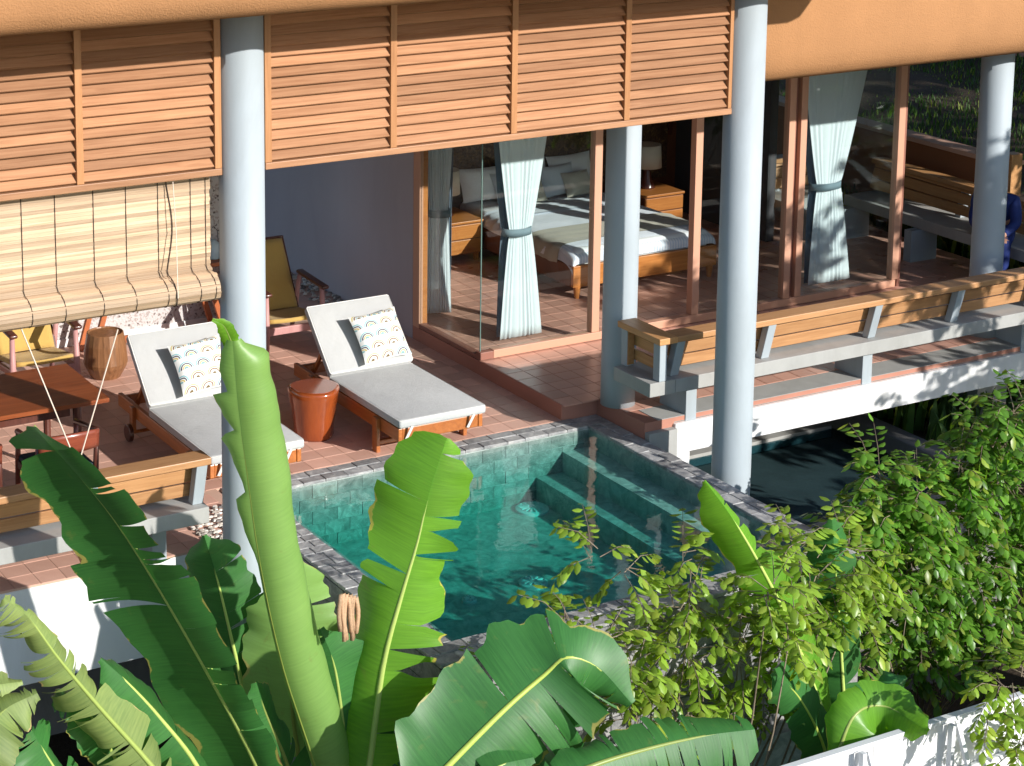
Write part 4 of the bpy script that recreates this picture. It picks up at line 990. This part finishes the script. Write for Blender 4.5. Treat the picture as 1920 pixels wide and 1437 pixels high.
leaf(b3,px(-3.3,(700,1600),(745,1490),(800,1420),(850,1390)),[(0,.05),(.3,.26),(.7,.24),(1,.03)],[(0,.05),(.3,.26),(.7,.24),(1,.03)],(0,-.6,.8),15,15,20,20,(3,3),'banana_green',63,.018)
leaf(b3,px(-3.0,(690,1620),(735,1520),(770,1400),(790,1330)),[(0,.05),(.3,.24),(.7,.24),(1,.03)],[(0,.05),(.3,.24),(.7,.22),(1,.03)],(-.2,-.7,.6),15,15,20,20,(3,3),'banana_green',64,.018)
dl=MB(); rr=random.Random(4)
for k in range(9):
    x=640+k*3.4; q=spline(px(-3.2,(x,1112+rr.uniform(0,8)),(x+rr.uniform(-6,6),1150),(x+rr.uniform(-8,8),1190+rr.uniform(-10,14))),5)
    dl.grid([[p+Vector((-.014,0,0)),p+Vector((0,-.012,.0)),p+Vector((.014,0,0))] for p in q],[[(i*.05,-1),(i*.05,0),(i*.05,1)] for i in range(6)])
dlo=dl.build('dry_leaf','banana_dry',b3,smooth=True,solid=.002); dlo['label']='shrivelled tan dry leaf'
# front right plant
b4=banana('banana plant with a broad arching leaf before the front pool wall',(-3.0,-4.0,-2.2),[[(-3.0,-4.0,-2.2),(-2.98,-3.98,-1.7),(-2.95,-3.95,-1.2)]])
leaf(b4,px(-3.75,(760,1520),(838,1437),(945,1330),(1020,1265),(1062,1232,-3.8),(1120,1250,-3.85),(1185,1320,-3.95)),[(0,.05),(.15,.36),(.45,.44),(.6,.34),(.7,.20),(.85,.18),(1,.03)],[(0,.05),(.15,.34),(.45,.48),(.65,.46),(.85,.30),(1,.04)],(-.45,-.35,.82),-14,30,10,50,(2,12),'banana_green',71,.022,.02,.28,.010)
leaf(b4,px(-4.1,(1000,1490),(1100,1440),(1210,1405),(1320,1380),(1415,1368)),[(0,.04),(.2,.20),(.7,.22),(.95,.16),(1,.10)],[(0,.04),(.2,.24),(.7,.28),(.95,.22),(1,.14)],(-.3,-.6,.75),14,20,30,30,(16,18),'banana_green',72,.02,.02,.15,.006)
leaf(b4,px(-3.9,(860,1600),(880,1500),(930,1440),(1000,1420)),[(0,.05),(.3,.24),(.7,.24),(1,.03)],[(0,.05),(.3,.24),(.7,.22),(1,.03)],(0,-.5,.85),15,15,20,20,(3,3),'banana_green',73,.018)
leaf(b4,px(-3.6,(930,1600),(990,1500),(1080,1430),(1180,1400)),[(0,.05),(.3,.24),(.7,.24),(1,.03)],[(0,.05),(.3,.24),(.7,.22),(1,.03)],(0,-.5,.85),15,15,20,20,(3,3),'banana_green',74,.018)
# right plant between shrub and fence
b5=banana('banana plant with a pointed yellow green leaf among the shrubs by the fence',(-1.35,-3.75,-2.2),[[(-1.35,-3.75,-2.2),(-1.36,-3.73,-1.5),(-1.38,-3.70,-.95)]])
leaf(b5,px(-3.55,(1570,1420),(1530,1300),(1470,1150),(1425,1060),(1375,975),(1322,902)),[(0,.05),(.3,.11),(.55,.19),(.8,.22),(.93,.13),(1,.02)],[(0,.05),(.3,.19),(.5,.20),(.7,.07),(.9,.035),(1,.01)],(-.55,-.75,.35),8,20,22,50,(3,4),'banana_bright',81,.020,.02,.15)
leaf(b5,px(-3.3,(1590,1420),(1582,1300),(1575,1180),(1568,1080),(1560,975)),[(0,.04),(.3,.20),(.7,.25),(.9,.18),(1,.03)],[(0,.04),(.3,.18),(.7,.22),(.9,.18),(1,.03)],(-.4,-.85,.35),15,15,20,20,(2,4),'banana_green',82,.016)
leaf(b5,px(-4.05,(1560,1450),(1600,1345),(1660,1325),(1740,1372,-4.35)),[(0,.05),(.3,.17),(.7,.17),(.9,.10),(1,.02)],[(0,.05),(.3,.20),(.7,.18),(.9,.10),(1,.02)],(-.42,-.80,.42),6,8,10,10,(1,1),'banana_bright',83,.014)
leaf(b5,px(-3.9,(1600,1420),(1630,1350),(1670,1300),(1700,1270)),[(0,.03),(.4,.10),(.8,.12),(1,.02)],[(0,.03),(.4,.12),(.8,.12),(1,.02)],(-.3,-.7,.6),10,18,30,60,(0,1),'banana_green',84,.012)
leaf(b5,px(-3.7,(1560,1500),(1545,1400),(1500,1310),(1450,1260)),[(0,.05),(.3,.18),(.8,.16),(1,.03)],[(0,.05),(.3,.18),(.8,.16),(1,.03)],(-.2,-.7,.6),15,15,20,20,(2,2),'banana_green',85,.016)
# ================================================================ shrubs: twigs with small drooping leaves
def shrub(label,base,clusters,mat,lsize,seed,nsprig,name='leafy_shrub',cat='shrub'):
    rr=random.Random(seed); base=Vector(base); t=thing(name,label,cat,base)
    lv=MB(); tw=MB(); br=MB()
    for c,rad,k in clusters:
        c=Vector(c); mid=base.lerp(c,.55)+Vector((rr.uniform(-.15,.15),rr.uniform(-.1,.1),rr.uniform(-.1,.25)))
        if k>=.8: br.tube(spline([base+Vector((0,0,.0)),base.lerp(mid,.5)+Vector((rr.uniform(-.06,.06),rr.uniform(-.06,.06),.1)),mid,c],8),[.012-.001*i for i in range(9)],6)
        for s in range(int(nsprig*k)):
            u=Vector((rr.gauss(0,1),rr.gauss(0,1),rr.gauss(0,1)+.15)).normalized(); q=rr.random()**.5
            p=c+Vector((u.x*rad[0],u.y*rad[1],u.z*rad[2]))*q
            d=(u*.8+Vector((rr.uniform(-.5,.5),rr.uniform(-.5,.5),rr.uniform(-.2,.5)))).normalized(); L=rr.uniform(.14,.30)
            n=7; path=[p]; dd=Vector(d)
            for i in range(n): dd=(dd+Vector((0,0,-.13))).normalized(); path.append(path[-1]+dd*(L/n))
            tw.tube([path[0]-d*.06,path[3],path[-1]],[.0035,.0028,.0015],4,False)
            for i in range(1,n+1):
                for sd in ((-1,1) if i<n else (0,)):
                    if rr.random()<.06: continue
                    tg=(path[i]-path[i-1]).normalized(); side=tg.cross(Vector((0,0,1)))
                    if side.length<.05: side=Vector((1,0,0))
                    side.normalize(); ld=(side*sd*.9+tg*.55+Vector((rr.uniform(-.25,.25),rr.uniform(-.25,.25),-.35+rr.uniform(-.35,.25)))).normalized()
                    sz=lsize*rr.uniform(.65,1.15); wv=ld.cross(Vector((rr.uniform(-.3,.3),rr.uniform(-.3,.3),1))); 
                    if wv.length<.05: wv=Vector((1,0,0))
                    wv.normalize(); nn=wv.cross(ld); q0=path[i]+ld*.006; cu=nn*sz*rr.uniform(-.12,.02)
                    a=q0+ld*sz*.35+wv*sz*.27-nn*sz*.05; b=q0+ld*sz*.35-wv*sz*.27-nn*sz*.05; m1=q0+ld*sz*.38+nn*sz*.05
                    a2=q0+ld*sz*.72+wv*sz*.21-nn*sz*.05+cu*.5; b2=q0+ld*sz*.72-wv*sz*.21-nn*sz*.05+cu*.5; m2=q0+ld*sz*.74+nn*sz*.03+cu*.5; e=q0+ld*sz+cu
                    lv.add([q0,a,m1,b,a2,m2,b2,e],[(0,1,2),(0,2,3),(1,4,5,2),(2,5,6,3),(4,7,5),(5,7,6)])
    cr=lv.build('crown',mat,t,smooth=True); cr['kind']='stuff'
    o=tw.build('twig','bark',t); o['kind']='stuff'
    br.build('trunk','bark',t,smooth=True)
    return t
def cl(lst,Y): return [(at(a,b,(r[0] if r else Y)),(rx,ry,rz),k) for a,b,rx,ry,rz,k,*r in lst]
shrub('pale green shrub with drooping twigs reaching over the front pool edge',(-1.7,-3.6,-2.2),cl([
 (1120,1040,.10,.08,.10,.35),(1180,1070,.12,.10,.08,.35),(1290,1050,.10,.12,.10,.4),(1300,1130,.22,.15,.16,1.0),(1390,1150,.2,.15,.15,1.0),(1060,1165,.13,.1,.1,.5),(1130,1200,.15,.12,.12,.6),
 (1180,1260,.22,.15,.18,1.0),(1290,1220,.22,.16,.18,1.1),(1400,1240,.22,.16,.18,1.0),(1480,1180,.2,.16,.2,1.0),(1530,1080,.2,.16,.18,1.2),(1440,1110,.14,.1,.12,.8,-3.75),(1480,1200,.16,.1,.14,.9,-3.75),(1500,1020,.14,.12,.12,.6),(1180,1340,.22,.15,.16,.8),(1290,1330,.22,.16,.16,.8),(1420,1320,.2,.15,.2,.8),(1560,1160,.2,.16,.2,.9),(1590,1035,.16,.12,.14,1.0,-3.15),(1615,1080,.16,.12,.16,1.0,-3.2),(1600,1140,.18,.14,.18,1.0,-3.2)],-3.35),'sprig_leaf',.086,5,16)
shrub('dense dark green shrub with small oval leaves growing below the deck beam',(1.1,-2.4,-2.2),cl([
 (1650,890,.16,.14,.14,.7),(1640,960,.2,.2,.15,1.0),(1720,920,.2,.2,.16,1.0),(1700,1000,.3,.25,.22,1.5),(1790,960,.28,.25,.22,1.4),(1870,900,.28,.25,.25,1.4),(1800,860,.16,.14,.10,.6),(1870,820,.22,.18,.16,1.0),(1900,770,.18,.16,.14,.8),
 (1690,1080,.3,.25,.22,1.4),(1790,1060,.3,.25,.25,1.4),(1880,1030,.3,.25,.25,1.4),(1700,1160,.3,.22,.2,1.2),(1800,1150,.3,.25,.22,1.2),(1890,1130,.3,.25,.25,1.3),(1740,1230,.25,.2,.16,.9),(1850,1220,.25,.2,.16,.9),(1590,1010,.16,.15,.14,.8),(1620,1090,.2,.18,.16,1.0),(1960,950,.3,.25,.3,1.2),(1960,1080,.3,.25,.3,1.2),(1960,830,.25,.25,.25,1.0),(1600,1230,.2,.18,.14,.8)],-2.65),'shrub_leaf',.088,6,34)
shrub('thin leafy branch hanging in front of the white site fence',(1.2,-4.7,-2.2),cl([(1880,1285,.13,.1,.08,.8),(1915,1265,.14,.12,.1,.8),(1900,1410,.13,.1,.12,.8),(1860,1345,.07,.08,.05,.3),(1940,1350,.14,.1,.18,.8)],-4.55),'sprig_leaf',.08,9,13)
# tree beside the deck, right of the view: it throws the dappled shade
shrub('broad garden tree beside the deck throwing dappled shade on the white beam',(5.4,-4.6,-2.2),[((5.4+rr.uniform(-1.25,1.9),-4.5+rr.uniform(-.6,.6),1.8+rr.uniform(-1.2,1.7)),(.42,.35,.35),1) for _ in range(40)],'shrub_leaf',.14,12,26,'garden_tree','tree')
shrub('tall tree out of view, added to shade the hillside lawn',(9.5,-3.5,-1.4),[((9.6+rr.uniform(-2.5,3.2),-3.2+rr.uniform(-1,1),2.6+rr.uniform(-2.6,2.6)),(.9,.6,.7),1) for _ in range(30)],'shrub_leaf',.24,13,13,'garden_tree','tree')  # stands outside the frame, added to keep sun off the hillside
for k_,(xx,yy) in enumerate(((11.5,-4.2),(14.5,-3.2),(17.5,-2.2))):  # unseen row of trees added to widen the shade over the hillside
    shrub(('tall unseen tree added to shade the middle of the hillside','tall unseen tree added to shade the upper hillside','tall unseen tree added to shade the hilltop wall')[k_],(xx,yy,-.8),[((xx+rr.uniform(-1.8,1.8),yy+rr.uniform(-1,1),3.4+rr.uniform(-3,3)),(1.0,.7,.8),1) for _ in range(24)],'shrub_leaf',.36,30+k_,9,'garden_tree','tree')
shrub('garden tree shading the far end of the boundary wall',(7.6,-1.3,-1.0),[((7.7+rr.uniform(-.9,1.5),-1.2+rr.uniform(-.7,.7),1.7+rr.uniform(-1.6,1.6)),(.6,.5,.5),1) for _ in range(18)],'shrub_leaf',.2,14,12,'garden_tree','tree')
# small plant at the pool wall
shrub('small bright shrub growing against the front pool wall',(-3.0,-3.3,-1.6),cl([(870,1290,.10,.08,.12,.8),(850,1340,.10,.08,.1,.7)],-3.2),'sprig_leaf',.06,15,14)
# grass tufts behind the far bench and under the deck
def grass(label,n,fn,h,seed,name='grass'):
    rr=random.Random(seed); m=MB()
    for _ in range(n):
        p=Vector(fn(rr)); a=rr.uniform(0,6.28); hh=h*rr.uniform(.5,1.3); w=hh*.10; l=Vector((math.cos(a),math.sin(a),0)); s=Vector((-l.y,l.x,0)); bd_=rr.uniform(.1,.6)*hh
        m.add([p-s*w,p+s*w,p+l*bd_*.3+Vector((0,0,hh*.6))+s*w*.8,p+l*bd_*.3+Vector((0,0,hh*.6))-s*w*.8,p+l*bd_+Vector((0,0,hh))],[(0,1,2,3),(3,2,4)])
    tag(m.build(name,'grass_blade'),label,'grass',kind='stuff')
grass('bright grass between the far bench and the brown wall',1500,lambda r:(r.uniform(5.5,5.78),r.uniform(-.6,4),.02+0*r.random()),.30,1)
grass('dark lawn on the hillside beyond the boundary wall',30000,lambda r:(lambda x,y:(x,y,-.3+max(0,x-6.95)*.115))(r.uniform(6.0,13),r.uniform(.5,14)),.085,2)
grass('green grass beyond the pond kerb under the deck',2500,lambda r:(r.uniform(3.0,6),r.uniform(-.9,4.5),-.62),.30,3)
# ================================================================ site fence
fy=-4.2; ft=-.50
fe=thing('site_fence','white panel site fence with tubular steel posts, rails and struts','fence',(0,fy,-2.2))
for k in range(6):
    x=-1.9+k*1.0; o=MB(); o.box(x+.003,x+.997,fy,fy+.012,-2.15,ft-.02); o.build('panel','white_paint',fe)
o=MB(); o.box(-2,4.2,fy-.02,fy+.03,ft-.02,ft+.012); o.build('top_rail','metal_light',fe,bevel=.003)
for z in(-.86,-1.25): o=MB(); o.box(-2,4.2,fy-.045,fy-.015,z,z+.035); o.build('rail','metal_light',fe,bevel=.002)
for pxx,pyy in((1600,1400),(1768,1330),(1935,1290)):
    x=at(pxx,pyy,fy).x; o=MB(); o.box(x,x+.03,fy-.085,fy-.047,-2.2,ft); o.build('post','metal_light',fe,bevel=.002)
    o=MB(); o.bar((x+.06,fy-.06,ft-.01),(x+.06,fy-.36,ft-.62),.028,.028); o.build('strut','metal_light',fe,bevel=.002)
